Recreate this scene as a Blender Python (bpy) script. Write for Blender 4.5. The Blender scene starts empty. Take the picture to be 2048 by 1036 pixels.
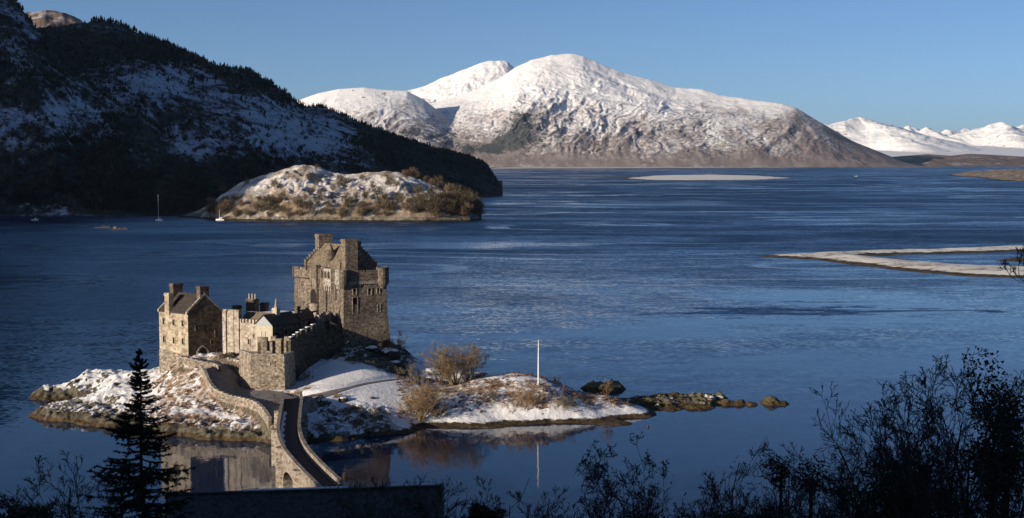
import bpy, bmesh, math, random
import numpy as np
from mathutils import Vector, Matrix

# ------------------------------------------------------------------ camera, sky, sun, exposure
scene = bpy.context.scene
COL = scene.collection
H = 54.0                      # eye height over the loch, metres
F = 2800.0                    # focal length in pixels of the 2048 px wide photograph
PITCH = math.atan(200.0 / F)
SUN_BEHIND = math.radians(55.0)   # sun is behind the viewer, this far round to the left
SUN_EL = math.radians(12.0)

cam_data = bpy.data.cameras.new("camera")
cam = bpy.data.objects.new("camera", cam_data)
COL.objects.link(cam)
cam.location = (0, 0, H)
cam.rotation_euler = (math.pi / 2 - PITCH, 0, 0)
cam_data.sensor_width = 36.0
cam_data.lens = 36.0 * F / 2048.0
cam_data.clip_start = 0.5
cam_data.clip_end = 120000.0
scene.camera = cam

world = bpy.data.worlds.new("World")
scene.world = world
world.use_nodes = True
wn = world.node_tree
for n in list(wn.nodes):
    wn.nodes.remove(n)
sky = wn.nodes.new("ShaderNodeTexSky")
sky.sky_type = 'NISHITA'
sky.sun_disc = False
sky.sun_elevation = SUN_EL
sky.sun_rotation = math.pi + SUN_BEHIND
sky.altitude = 50
sky.air_density = 0.5
sky.dust_density = 0.7
sky.ozone_density = 2.9
bg = wn.nodes.new("ShaderNodeBackground")
bg.inputs['Strength'].default_value = 0.10
wo = wn.nodes.new("ShaderNodeOutputWorld")
wn.links.new(sky.outputs[0], bg.inputs['Color'])
wn.links.new(bg.outputs[0], wo.inputs['Surface'])

sun_data = bpy.data.lights.new("sun", 'SUN')
sun_data.energy = 5.0
sun_data.angle = math.radians(0.5)
sun_data.color = (1.0, 0.86, 0.68)
sun = bpy.data.objects.new("sun", sun_data)
COL.objects.link(sun)
SUN_DIR = Vector((-math.sin(SUN_BEHIND) * math.cos(SUN_EL), -math.cos(SUN_BEHIND) * math.cos(SUN_EL), math.sin(SUN_EL)))
sun.rotation_euler = SUN_DIR.to_track_quat('Z', 'Y').to_euler()

scene.view_settings.view_transform = 'Standard'
scene.view_settings.look = 'None'
scene.view_settings.exposure = 0.22
scene.view_settings.gamma = 1.0
scene.render.engine = 'CYCLES'
scene.cycles.max_bounces = 6
scene.cycles.diffuse_bounces = 2
scene.cycles.glossy_bounces = 3
scene.cycles.transparent_max_bounces = 4
scene.cycles.sample_clamp_indirect = 4.0
scene.cycles.use_denoising = True

rng = np.random.default_rng(7)
random.seed(7)

# ------------------------------------------------------------------ small helpers
_fw = np.array([0, math.cos(PITCH), -math.sin(PITCH)])
_up = np.array([0, math.sin(PITCH), math.cos(PITCH)])

def P(px, py, z=None, Y=None):
    """world point seen at photograph pixel (px, py) at height z or at distance Y"""
    d = _fw + np.array([1, 0, 0]) * ((px - 1024.0) / F) + _up * ((518.0 - py) / F)
    t = (z - H) / d[2] if Y is None else Y / d[1]
    return np.array([d[0] * t, d[1] * t, H + d[2] * t])

def X(px, Y):
    return P(px, 318.0, Y=Y)[0]

def zat(py, Y):
    return P(1024, py, Y=Y)[2]

def smooth(a, b, x):
    t = np.clip((x - a) / (b - a), 0, 1)
    return t * t * (3 - 2 * t)

def _hash(ix, iy, seed):
    h = (ix.astype(np.int64) * 374761393 + iy.astype(np.int64) * 668265263 + seed * 1442695041) & 0xFFFFFFFF
    h = ((h ^ (h >> 13)) * 1274126177) & 0xFFFFFFFF
    return ((h ^ (h >> 16)) & 0xFFFF) / 65535.0

def gnoise(x, y, seed=0):
    ix = np.floor(x); iy = np.floor(y)
    fx = x - ix; fy = y - iy
    ux = fx * fx * fx * (fx * (fx * 6 - 15) + 10); uy = fy * fy * fy * (fy * (fy * 6 - 15) + 10)
    def g(ox, oy):
        a = _hash(ix + ox, iy + oy, seed) * 2 * np.pi
        return np.cos(a) * (fx - ox) + np.sin(a) * (fy - oy)
    n0 = g(0, 0) * (1 - ux) + g(1, 0) * ux
    n1 = g(0, 1) * (1 - ux) + g(1, 1) * ux
    return (n0 * (1 - uy) + n1 * uy) * 1.45

def fbm(x, y, oct=5, seed=0, gain=0.5, lac=2.03):
    s = np.zeros_like(x, dtype=float); a = 1.0; t = 0
    for o in range(oct):
        s += a * gnoise(x, y, seed + o * 17); t += a
        x = x * lac + 13.7; y = y * lac - 7.1; a *= gain
    return s / t

def ridged(x, y, oct=5, seed=0, gain=0.5, lac=2.07):
    s = np.zeros_like(x, dtype=float); a = 1.0; t = 0
    for o in range(oct):
        n = 1 - np.abs(gnoise(x, y, seed + o * 31)); s += a * n * n; t += a
        x = x * lac + 5.3; y = y * lac + 9.1; a *= gain
    return s / t

def tag(o, label=None, cat=None, group=None, kind=None):
    if label: o["label"] = label
    if cat: o["category"] = cat
    if group: o["group"] = group
    if kind: o["kind"] = kind
    return o

def world_off(o):
    v = Vector((0, 0, 0))
    while o is not None:
        v += Vector(o.location); o = o.parent
    return v

def empty(name, loc, label, cat, group=None):
    o = bpy.data.objects.new(name, None)
    o.empty_display_size = 0.5
    COL.objects.link(o)
    o.location = loc
    return tag(o, label, cat, group)

def link_mesh(name, verts, faces, mats, parent=None, smooth_=False, midx=None, local=False):
    """verts in world coordinates unless local; stored relative to the parent's base"""
    me = bpy.data.meshes.new(name)
    verts = np.asarray(verts, dtype=np.float64).reshape(-1, 3)
    if parent is not None and not local:
        verts = verts - np.array(world_off(parent))
    if isinstance(faces, np.ndarray):
        nf, k = faces.shape
        me.vertices.add(len(verts)); me.vertices.foreach_set("co", verts.astype(np.float32).ravel())
        me.loops.add(nf * k); me.loops.foreach_set("vertex_index", faces.astype(np.int32).ravel())
        me.polygons.add(nf); me.polygons.foreach_set("loop_start", np.arange(0, nf * k, k, dtype=np.int32))
        me.polygons.foreach_set("loop_total", np.full(nf, k, dtype=np.int32))
        me.update(calc_edges=True)
    else:
        me.from_pydata([tuple(v) for v in verts], [], faces)
    for m in (mats if isinstance(mats, (list, tuple)) else [mats]):
        me.materials.append(m)
    if midx is not None:
        me.polygons.foreach_set("material_index", np.asarray(midx, dtype=np.int32))
    if smooth_:
        me.polygons.foreach_set("use_smooth", np.ones(len(me.polygons), dtype=bool))
    me.update()
    o = bpy.data.objects.new(name, me)
    COL.objects.link(o)
    if parent is not None:
        o.parent = parent
    return o

class MB:
    """collects polygons in world coordinates"""
    def __init__(s): s.v = []; s.f = []
    def poly(s, pts):
        n = len(s.v); s.v += [tuple(map(float, p)) for p in pts]; s.f.append(list(range(n, n + len(pts)))); return s
    def prism(s, foot, z0, z1, top=True, bottom=False):
        """foot: list of (x, y) counter-clockwise from above; z0/z1 numbers or lists"""
        k = len(foot); n = len(s.v)
        a = z0 if hasattr(z0, '__len__') else [z0] * k
        b = z1 if hasattr(z1, '__len__') else [z1] * k
        s.v += [(p[0], p[1], a[i]) for i, p in enumerate(foot)] + [(p[0], p[1], b[i]) for i, p in enumerate(foot)]
        for i in range(k):
            j = (i + 1) % k; s.f.append([n + i, n + j, n + k + j, n + k + i])
        if top: s.f.append([n + k + i for i in range(k)])
        if bottom: s.f.append([n + i for i in reversed(range(k))])
        return s
    def box(s, o, ax, ay, az):
        """origin corner o and three edge vectors"""
        o, ax, ay, az = [np.array(q, float) for q in (o, ax, ay, az)]
        n = len(s.v)
        for c in (0, 1):
            for q in ((0, 0), (1, 0), (1, 1), (0, 1)):
                s.v.append(tuple(o + ax * q[0] + ay * q[1] + az * c))
        for f in ([0, 3, 2, 1], [4, 5, 6, 7], [0, 1, 5, 4], [1, 2, 6, 5], [2, 3, 7, 6], [3, 0, 4, 7]):
            s.f.append([n + i for i in f])
        return s
    def lathe(s, c, prof, k=14, a0=0.0, a1=2 * math.pi, cap=True):
        full = abs(a1 - a0 - 2 * math.pi) < 1e-6
        m = k if full else k + 1
        n = len(s.v)
        for r, z in prof:
            for i in range(m):
                a = a0 + (a1 - a0) * i / k
                s.v.append((c[0] + r * math.cos(a), c[1] + r * math.sin(a), z))
        for j in range(len(prof) - 1):
            for i in range(m if full else k):
                i2 = (i + 1) % m
                s.f.append([n + j * m + i, n + j * m + i2, n + (j + 1) * m + i2, n + (j + 1) * m + i])
        if cap and full:
            s.f.append([n + (len(prof) - 1) * m + i for i in range(m)])
        return s
    def build(s, name, mat, parent=None, smooth_=False):
        return link_mesh(name, s.v, s.f, mat, parent, smooth_)

def tubes(segs, sides=4):
    """segs: array rows p0(3) p1(3) r0 r1 -> verts, quads"""
    S = np.asarray(segs, float)
    p0, p1, r0, r1 = S[:, 0:3], S[:, 3:6], S[:, 6], S[:, 7]
    d = p1 - p0
    L = np.linalg.norm(d, axis=1, keepdims=True); d = d / np.maximum(L, 1e-9)
    ref = np.where(np.abs(d[:, 2:3]) > 0.9, np.array([[1.0, 0, 0]]), np.array([[0, 0, 1.0]]))
    u = np.cross(d, ref); u /= np.maximum(np.linalg.norm(u, axis=1, keepdims=True), 1e-9)
    w = np.cross(d, u)
    N = len(S); V = np.zeros((N, 2 * sides, 3))
    for i in range(sides):
        a = 2 * math.pi * i / sides
        q = u * math.cos(a) + w * math.sin(a)
        V[:, i] = p0 + q * r0[:, None]; V[:, sides + i] = p1 + q * r1[:, None]
    base = (np.arange(N) * 2 * sides)[:, None]
    fs = []
    for i in range(sides):
        j = (i + 1) % sides
        fs.append(base + np.array([[i, j, sides + j, sides + i]]))
    return V.reshape(-1, 3), np.concatenate(fs, 0)

def copy_tree(o, parent=None):
    c = o.copy(); COL.objects.link(c); c.parent = parent
    for ch in list(o.children):
        copy_tree(ch, c)
    return c

# ------------------------------------------------------------------ materials
def new_mat(name):
    m = bpy.data.materials.new(name); m.use_nodes = True
    nt = m.node_tree
    b = nt.nodes["Principled BSDF"]
    return m, nt, b

def N(nt, kind, **kw):
    n = nt.nodes.new(kind)
    for k, v in kw.items():
        if k in n.inputs.keys() and not hasattr(n, k): n.inputs[k].default_value = v
        else: setattr(n, k, v)
    return n

def pos(nt, scale=(1, 1, 1), rotz=0.0):
    g = nt.nodes.new("ShaderNodeNewGeometry")
    mp = nt.nodes.new("ShaderNodeMapping")
    mp.inputs['Scale'].default_value = scale
    mp.inputs['Rotation'].default_value = (0, 0, rotz)
    nt.links.new(g.outputs['Position'], mp.inputs['Vector'])
    return mp.outputs[0]

def noise(nt, vec, scale, detail=4.0, rough=0.55, dist=0.0):
    n = nt.nodes.new("ShaderNodeTexNoise")
    n.inputs['Scale'].default_value = scale; n.inputs['Detail'].default_value = detail
    n.inputs['Roughness'].default_value = rough; n.inputs['Distortion'].default_value = dist
    nt.links.new(vec, n.inputs['Vector'])
    return n

def ramp(nt, fac, stops):
    r = nt.nodes.new("ShaderNodeValToRGB")
    e = r.color_ramp.elements
    while len(e) < len(stops): e.new(0.5)
    for i, (p, c) in enumerate(stops):
        e[i].position = p
        e[i].color = (c[0], c[1], c[2], 1) if hasattr(c, '__len__') else (c, c, c, 1)
    nt.links.new(fac, r.inputs[0])
    return r.outputs[0]

def math_(nt, op, a, b=None, c=None, clamp=False):
    n = nt.nodes.new("ShaderNodeMath"); n.operation = op; n.use_clamp = clamp
    for i, q in enumerate((a, b, c)):
        if q is None: continue
        if isinstance(q, (int, float)): n.inputs[i].default_value = q
        else: nt.links.new(q, n.inputs[i])
    return n.outputs[0]

def mix(nt, fac, a, b, mode='MIX'):
    n = nt.nodes.new("ShaderNodeMix"); n.data_type = 'RGBA'; n.blend_type = mode
    for i, q in ((0, fac), (6, a), (7, b)):
        if isinstance(q, (int, float)): n.inputs[i].default_value = q
        elif isinstance(q, tuple): n.inputs[i].default_value = (q[0], q[1], q[2], 1)
        else: nt.links.new(q, n.inputs[i])
    return n.outputs[2]

def step(nt, v, a, b):
    n = nt.nodes.new("ShaderNodeMapRange"); n.interpolation_type = 'SMOOTHSTEP'
    n.inputs['From Min'].default_value = a; n.inputs['From Max'].default_value = b
    nt.links.new(v, n.inputs['Value'])
    return n.outputs[0]

def attr(nt, name):
    n = nt.nodes.new("ShaderNodeAttribute"); n.attribute_name = name
    return n.outputs['Fac']

def bump(nt, b, height, strength=0.5, dist=0.1):
    n = nt.nodes.new("ShaderNodeBump"); n.inputs['Strength'].default_value = strength
    n.inputs['Distance'].default_value = dist
    nt.links.new(height, n.inputs['Height']); nt.links.new(n.outputs[0], b.inputs['Normal'])

def stone_mat(name, dark, mid, light, scale=1.6, streak=0.35, rough=0.9, soot=0.25):
    m, nt, b = new_mat(name)
    v = pos(nt)
    n1 = noise(nt, v, scale, 5, 0.7)
    vor = nt.nodes.new("ShaderNodeTexVoronoi"); vor.inputs['Scale'].default_value = scale * 1.1
    mp = pos(nt, (1, 1, 1.7)); nt.links.new(mp, vor.inputs['Vector'])
    sep = nt.nodes.new("ShaderNodeSeparateColor"); nt.links.new(vor.outputs['Color'], sep.inputs[0])
    f = math_(nt, 'MULTIPLY_ADD', sep.outputs[0], 0.30, math_(nt, 'MULTIPLY_ADD', n1.outputs[0], 1.1, -0.18))
    c = ramp(nt, f, [(0.30, dark), (0.49, mid), (0.68, light)])
    n2 = noise(nt, pos(nt, (1.1, 1.1, 0.10)), 0.8, 4, 0.6)
    st = step(nt, n2.outputs[0], 0.48, 0.72)
    c = mix(nt, math_(nt, 'MULTIPLY', st, streak), c, tuple(q * 0.38 for q in mid), 'MIX')
    n3 = noise(nt, v, 0.22, 3, 0.5)
    c = mix(nt, math_(nt, 'MULTIPLY', step(nt, n3.outputs[0], 0.42, 0.68), soot), c, tuple(q * 0.55 for q in dark))
    nt.links.new(c, b.inputs['Base Color'])
    b.inputs['Roughness'].default_value = rough
    bump(nt, b, f, 0.7, 0.12)
    return m

def plain_mat(name, col, rough=0.7, var=0.3, scale=2.0, metallic=0.0, spec=0.3):
    m, nt, b = new_mat(name)
    n1 = noise(nt, pos(nt), scale, 4, 0.6)
    c = ramp(nt, n1.outputs[0], [(0.3, tuple(q * (1 - var) for q in col)), (0.7, tuple(min(1, q * (1 + var)) for q in col))])
    nt.links.new(c, b.inputs['Base Color'])
    b.inputs['Roughness'].default_value = rough
    b.inputs['Metallic'].default_value = metallic
    b.inputs['Specular IOR Level'].default_value = spec
    return m

def land_mat(name, snow_c, veg_a, veg_b, rock_c, nscale, fine, streak_rot=0.0, streak=(1, 1, 1), weed=None, forest=None, edge=0.10, bumpd=0.3):
    """ground under broken snow: vertex attribute 'snow' (0..1) biases where it lies, 'rock' bares stone, 'wood' is far forest"""
    m, nt, b = new_mat(name)
    v = pos(nt, streak, streak_rot)
    na = noise(nt, v, nscale, 6, 0.68, 0.6)
    nb = noise(nt, pos(nt), fine, 5, 0.7)
    nc = noise(nt, pos(nt), fine * 3.1, 3, 0.6)
    f = math_(nt, 'ADD', math_(nt, 'ADD', math_(nt, 'MULTIPLY', na.outputs[0], 0.9), math_(nt, 'MULTIPLY', nb.outputs[0], 0.65)), math_(nt, 'MULTIPLY_ADD', nc.outputs[0], 0.35, -0.45))
    thr = math_(nt, 'SUBTRACT', 1.0, attr(nt, 'snow'))
    s = math_(nt, 'SUBTRACT', f, math_(nt, 'MULTIPLY_ADD', thr, 0.62, 0.19))
    s = step(nt, s, -edge, edge)
    veg = mix(nt, step(nt, noise(nt, v, nscale * 2.3, 4, 0.6).outputs[0], 0.35, 0.65), veg_a, veg_b)
    rk = ramp(nt, nb.outputs[0], [(0.36, tuple(q * 0.35 for q in rock_c)), (0.62, tuple(q * 1.9 for q in rock_c))])
    veg = mix(nt, step(nt, math_(nt, 'ADD', attr(nt, 'rock'), math_(nt, 'MULTIPLY_ADD', nb.outputs[0], 0.8, -0.4)), 0.4, 0.6), veg, rk)
    c = mix(nt, s, veg, snow_c)
    if forest:
        w = step(nt, math_(nt, 'ADD', attr(nt, 'wood'), math_(nt, 'ADD', math_(nt, 'MULTIPLY_ADD', na.outputs[0], 2.6, -1.3), math_(nt, 'MULTIPLY_ADD', nb.outputs[0], 1.4, -0.75))), 0.38, 0.56)
        c = mix(nt, math_(nt, 'MULTIPLY', w, 0.93), c, forest)
    if weed:
        g = nt.nodes.new("ShaderNodeNewGeometry"); sx = nt.nodes.new("ShaderNodeSeparateXYZ")
        nt.links.new(g.outputs['Position'], sx.inputs[0])
        z = math_(nt, 'ADD', sx.outputs[2], math_(nt, 'MULTIPLY_ADD', nb.outputs[0], 1.0, -0.5))
        t = math_(nt, 'SUBTRACT', 1.0, step(nt, z, weed[1] * 0.85, weed[1] * 1.15))
        wc = ramp(nt, nb.outputs[0], [(0.35, tuple(q * 0.25 for q in weed[0])), (0.65, tuple(q * 1.5 for q in weed[0]))])
        c = mix(nt, t, c, wc)
    nt.links.new(c, b.inputs['Base Color'])
    b.inputs['Roughness'].default_value = 0.85
    b.inputs['Specular IOR Level'].default_value = 0.2
    bump(nt, b, f, 0.6, bumpd)
    return m

M = {}
M['keep_stone'] = stone_mat('keep_stone', (0.058, 0.047, 0.035), (0.156, 0.123, 0.092), (0.280, 0.231, 0.184), 2.0, 0.6, soot=0.45)
M['pale_harl'] = stone_mat('pale_harl', (0.190, 0.150, 0.112), (0.399, 0.335, 0.269), (0.570, 0.504, 0.437), 1.1, 0.5)
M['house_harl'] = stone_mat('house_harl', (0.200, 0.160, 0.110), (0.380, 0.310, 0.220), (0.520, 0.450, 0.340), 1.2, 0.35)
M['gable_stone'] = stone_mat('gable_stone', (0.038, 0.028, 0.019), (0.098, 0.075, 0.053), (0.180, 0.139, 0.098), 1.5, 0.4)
M['bastion_stone'] = stone_mat('bastion_stone', (0.081, 0.063, 0.045), (0.237, 0.194, 0.146), (0.408, 0.349, 0.280), 1.8, 0.65)
M['bridge_stone'] = stone_mat('bridge_stone', (0.105, 0.082, 0.062), (0.258, 0.214, 0.167), (0.404, 0.346, 0.286), 1.6, 0.4)
M['coping'] = stone_mat('coping', (0.162, 0.132, 0.104), (0.323, 0.280, 0.237), (0.468, 0.429, 0.400), 1.8, 0.2)
M['shaded_stone'] = stone_mat('shaded_stone', (0.022, 0.018, 0.012), (0.06, 0.05, 0.034), (0.12, 0.10, 0.07), 1.6, 0.4)  # courtyard wall stone, darkened to paint in its deep shade
M['slate'] = plain_mat('slate', (0.050, 0.040, 0.034), 0.75, 0.5, 1.6)
M['dark_slate'] = plain_mat('dark_slate', (0.030, 0.032, 0.036), 0.6, 0.4, 1.6)
M['tan_slate'] = plain_mat('tan_slate', (0.17, 0.135, 0.095), 0.85, 0.5, 1.2)
M['near_slate'] = plain_mat('near_slate', (0.06, 0.062, 0.066), 0.7, 0.6, 3.0)
M['glass'] = plain_mat('window_glass', (0.010, 0.011, 0.013), 0.15, 0.3, 3.0, 0, 0.5)
M['door'] = plain_mat('door_wood', (0.014, 0.010, 0.008), 0.7, 0.3)
M['white_paint'] = plain_mat('white_paint', (0.70, 0.71, 0.72), 0.5, 0.06)
M['white_wall'] = plain_mat('limewash', (0.46, 0.41, 0.33), 0.85, 0.15, 1.0)
M['pale_board'] = plain_mat('pale_board', (0.36, 0.38, 0.41), 0.6, 0.08)
M['snow'] = plain_mat('snow_cap', (0.82, 0.83, 0.85), 0.7, 0.05)
M['asphalt'] = plain_mat('road_tar', (0.175, 0.165, 0.158), 0.9, 0.3, 0.6)
M['shaded_deck_tar'] = plain_mat('shaded_bridge_tar', (0.045, 0.045, 0.05), 0.85, 0.35, 0.8)  # darker than the road's tar, painting the parapet's shade onto the deck
M['bark'] = plain_mat('dark_bark', (0.060, 0.052, 0.044), 0.95, 0.5, 1.5)
M['twig'] = plain_mat('tan_twigs', (0.27, 0.19, 0.105), 0.95, 0.45, 0.7)
M['grey_twig'] = plain_mat('grey_twigs', (0.17, 0.145, 0.105), 0.95, 0.45, 0.7)
M['brown_twig'] = plain_mat('brown_twigs', (0.12, 0.082, 0.05), 0.95, 0.5, 0.12)
M['olive_twig'] = plain_mat('olive_twigs', (0.105, 0.085, 0.05), 0.95, 0.5, 0.12)
M['needle'] = plain_mat('spruce_needles', (0.034, 0.046, 0.028), 0.9, 0.5, 1.0)
M['hill_needle'] = plain_mat('hill_conifers', (0.040, 0.048, 0.028), 0.95, 0.6, 0.05)
M['ivy'] = plain_mat('evergreen_leaves', (0.042, 0.052, 0.028), 0.8, 0.5, 0.8)
M['steel'] = plain_mat('galvanised_steel', (0.45, 0.45, 0.46), 0.4, 0.1, 3, 0.6)
M['hull_white'] = plain_mat('white_hull', (0.80, 0.80, 0.78), 0.35, 0.05)
M['hull_dark'] = plain_mat('dark_hull', (0.06, 0.055, 0.05), 0.6, 0.3)
M['wood'] = plain_mat('weathered_wood', (0.16, 0.12, 0.08), 0.85, 0.4, 3)
SNOW = (0.86, 0.855, 0.86)
M['island'] = land_mat('island_ground', SNOW, (0.21, 0.125, 0.08), (0.33, 0.25, 0.18), (0.085, 0.075, 0.055), 0.22, 0.85, weed=((0.085, 0.058, 0.03), 0.7), bumpd=0.42)
M['skerry'] = land_mat('skerry_rock', SNOW, (0.09, 0.085, 0.055), (0.17, 0.15, 0.09), (0.05, 0.045, 0.035), 0.35, 1.1, weed=((0.085, 0.06, 0.024), 0.75), bumpd=0.4)
M['skye'] = land_mat('far_mountain', (0.90, 0.885, 0.88), (0.185, 0.150, 0.142), (0.27, 0.225, 0.212), (0.20, 0.175, 0.17), 0.006, 0.032, math.radians(25), (1, 0.32, 1), forest=(0.055, 0.062, 0.062), edge=0.24, bumpd=9.0)
M['range'] = land_mat('far_range', (0.90, 0.885, 0.87), (0.25, 0.2, 0.18), (0.3, 0.24, 0.2), (0.2, 0.19, 0.19), 0.0016, 0.006, edge=0.12, bumpd=20.0)
M['brown_hill'] = land_mat('brown_hill', (0.7, 0.68, 0.66), (0.16, 0.11, 0.085), (0.21, 0.15, 0.115), (0.11, 0.10, 0.09), 0.004, 0.015, edge=0.12, bumpd=6.0)
M['hill'] = land_mat('dark_hill', (0.46, 0.50, 0.57), (0.035, 0.028, 0.022), (0.06, 0.05, 0.035), (0.03, 0.028, 0.028), 0.03, 0.10, math.radians(-15), (0.6, 1, 1), edge=0.14, bumpd=5.0)  # snow colour dimmed and blued, painting in the hill's shade
M['islet'] = land_mat('islet_ground', (0.78,0.75,0.72), (0.21, 0.15, 0.10), (0.30, 0.23, 0.16), (0.13, 0.11, 0.085), 0.045, 0.16, 0, (1, 0.7, 1), weed=((0.035, 0.03, 0.02), 1.3), edge=0.16, bumpd=2.0)
M['spit'] = land_mat('spit_ground', (0.88, 0.83, 0.74), (0.26, 0.20, 0.13), (0.34, 0.27, 0.18), (0.1, 0.08, 0.06), 0.05, 0.2, 0, (1, 2.5, 1), weed=((0.085, 0.06, 0.035), 0.8), bumpd=0.3)
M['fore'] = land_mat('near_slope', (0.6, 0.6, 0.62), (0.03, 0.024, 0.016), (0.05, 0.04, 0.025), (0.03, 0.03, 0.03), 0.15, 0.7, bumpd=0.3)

# ------------------------------------------------------------------ water
def build_water():
    m, nt, b = new_mat('loch_water')
    b.inputs['Base Color'].default_value = (0.005, 0.022, 0.062, 1)
    b.inputs['IOR'].default_value = 1.33
    # where the wind ruffles the loch and where it lies in slick, calm bands
    g = nt.nodes.new("ShaderNodeNewGeometry"); sx = nt.nodes.new("ShaderNodeSeparateXYZ")
    nt.links.new(g.outputs['Position'], sx.inputs[0])
    big = noise(nt, pos(nt, (0.6, 1.3, 1), math.radians(-12)), 0.0065, 4, 0.55, 1.2)
    mid = noise(nt, pos(nt, (0.35, 1.0, 1), math.radians(-8)), 0.03, 4, 0.6, 0.8)
    thin = noise(nt, pos(nt, (0.35, 1.0, 1), math.radians(14)), 0.0060, 3, 0.5, 1.8)
    ruff = math_(nt, 'ADD', math_(nt, 'MULTIPLY', big.outputs[0], 0.82), math_(nt, 'MULTIPLY', mid.outputs[0], 0.18))
    ruff = step(nt, ruff, 0.34, 0.62)
    # slicks: thin contour bands of the noise
    band = math_(nt, 'ABSOLUTE', math_(nt, 'SUBTRACT', thin.outputs[0], 0.5))
    slick = math_(nt, 'SUBTRACT', 1.0, step(nt, band, 0.008, 0.040))
    patch = step(nt, noise(nt, pos(nt, (0.5, 1, 1)), 0.0022, 2, 0.5).outputs[0], 0.44, 0.54)
    slick = math_(nt, 'MULTIPLY', slick, patch)
    shelter = step(nt, sx.outputs[1], 270.0, 420.0)           # the bay on the near side of the island lies calm
    east = step(nt, math_(nt, 'SUBTRACT', math_(nt, 'MULTIPLY', sx.outputs[1], 1.0), math_(nt, 'MULTIPLY', sx.outputs[0], 1.6)), 150.0, 420.0)
    shelter = math_(nt, 'MULTIPLY', shelter, math_(nt, 'MULTIPLY_ADD', east, 0.6, 0.4))
    amt = math_(nt, 'MULTIPLY', ruff, math_(nt, 'SUBTRACT', 1.0, math_(nt, 'MULTIPLY', slick, 0.75)))
    amt = math_(nt, 'MULTIPLY_ADD', math_(nt, 'MULTIPLY_ADD', amt, 0.55, 0.45), math_(nt, 'MULTIPLY_ADD', shelter, 0.92, 0.08), 0.0)
    far = step(nt, sx.outputs[1], 480.0, 1000.0)
    wind = math_(nt, 'MULTIPLY', far, math_(nt, 'MULTIPLY', math_(nt, 'MULTIPLY_ADD', ruff, 0.35, 0.65), math_(nt, 'SUBTRACT', 1.0, math_(nt, 'MULTIPLY', slick, 0.8))))
    amt = math_(nt, 'MULTIPLY', amt, math_(nt, 'MULTIPLY_ADD', wind, 0.5, 1.0))
    lull = math_(nt, 'MULTIPLY', step(nt, sx.outputs[1], 300.0, 380.0), math_(nt, 'SUBTRACT', 1.0, step(nt, math_(nt, 'ADD', sx.outputs[1], math_(nt, 'MULTIPLY', math_(nt, 'SUBTRACT', big.outputs[0], 0.5), 700.0)), 420.0, 640.0)))
    lull = math_(nt, 'MULTIPLY', lull, step(nt, sx.outputs[0], -130.0, 40.0))
    lull = math_(nt, 'MULTIPLY', lull, math_(nt, 'MULTIPLY_ADD', step(nt, mid.outputs[0], 0.42, 0.56), -0.5, 1.0))
    amt = math_(nt, 'MULTIPLY', amt, math_(nt, 'MULTIPLY_ADD', lull, -0.86, 1.0))
    # one gust darkening the calm water
    gm = nt.nodes.new("ShaderNodeMapping"); gm.vector_type = 'TEXTURE'; gm.inputs['Location'].default_value = (100, 500, 0); gm.inputs['Rotation'].default_value = (0, 0, math.radians(6)); gm.inputs['Scale'].default_value = (52, 22, 1)
    nt.links.new(g.outputs['Position'], gm.inputs['Vector']); gl = nt.nodes.new("ShaderNodeVectorMath"); gl.operation = 'LENGTH'; nt.links.new(gm.outputs[0], gl.inputs[0])
    gust = math_(nt, 'SUBTRACT', 1.0, step(nt, math_(nt, 'ADD', gl.outputs['Value'], math_(nt, 'MULTIPLY_ADD', noise(nt, pos(nt, (0.3, 1.0, 1), math.radians(10)), 0.09, 5, 0.65, 0.6).outputs[0], 5.0, -2.45)), 0.35, 0.95))
    amt = math_(nt, 'MAXIMUM', amt, math_(nt, 'MULTIPLY', gust, 0.75))
    wind = math_(nt, 'MAXIMUM', wind, math_(nt, 'MULTIPLY', gust, 0.8))
    n1 = noise(nt, pos(nt, (0.8, 1.25, 1), math.radians(-14)), 0.8, 3, 0.6)
    n2 = noise(nt, pos(nt, (0.7, 1.2, 1), math.radians(20)), 0.13, 2, 0.5)
    va = nt.nodes.new("ShaderNodeVectorMath"); va.operation = 'MULTIPLY_ADD'
    nt.links.new(n1.outputs['Color'], va.inputs[0]); va.inputs[1].default_value = (0.62, 0.62, 0); va.inputs[2].default_value = (-0.31, -0.31, 0)
    vb = nt.nodes.new("ShaderNodeVectorMath"); vb.operation = 'MULTIPLY_ADD'
    nt.links.new(n2.outputs['Color'], vb.inputs[0]); vb.inputs[1].default_value = (0.22, 0.22, 0); vb.inputs[2].default_value = (-0.11, -0.11, 0)
    vs = nt.nodes.new("ShaderNodeVectorMath"); vs.operation = 'ADD'
    nt.links.new(va.outputs[0], vs.inputs[0]); nt.links.new(vb.outputs[0], vs.inputs[1])
    sc = nt.nodes.new("ShaderNodeVectorMath"); sc.operation = 'SCALE'
    nt.links.new(vs.outputs[0], sc.inputs[0]); nt.links.new(amt, sc.inputs['Scale'])
    lean = nt.nodes.new("ShaderNodeCombineXYZ"); lean.inputs[2].default_value = 1.0      # normals tilted toward the viewer so far water reflects higher, darker sky
    nt.links.new(math_(nt, 'ADD', math_(nt, 'MULTIPLY', wind, -0.125), math_(nt, 'MULTIPLY', amt, -0.03)), lean.inputs[1])
    ad = nt.nodes.new("ShaderNodeVectorMath"); ad.operation = 'ADD'
    nt.links.new(sc.outputs[0], ad.inputs[0]); nt.links.new(lean.outputs[0], ad.inputs[1])
    no = nt.nodes.new("ShaderNodeVectorMath"); no.operation = 'NORMALIZE'
    nt.links.new(ad.outputs[0], no.inputs[0])
    nt.links.new(no.outputs[0], b.inputs['Normal'])
    nt.links.new(math_(nt, 'MULTIPLY_ADD', amt, 0.22, 0.03), b.inputs['Roughness'])
    xs = [-14000, -6000, -1500, -300, 300, 1500, 6000, 18000]; ys = [-1800, 0, 200, 500, 1500, 5000, 15000, 29000]
    V = [(x, y, 0) for y in ys for x in xs]; k = len(xs)
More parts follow.
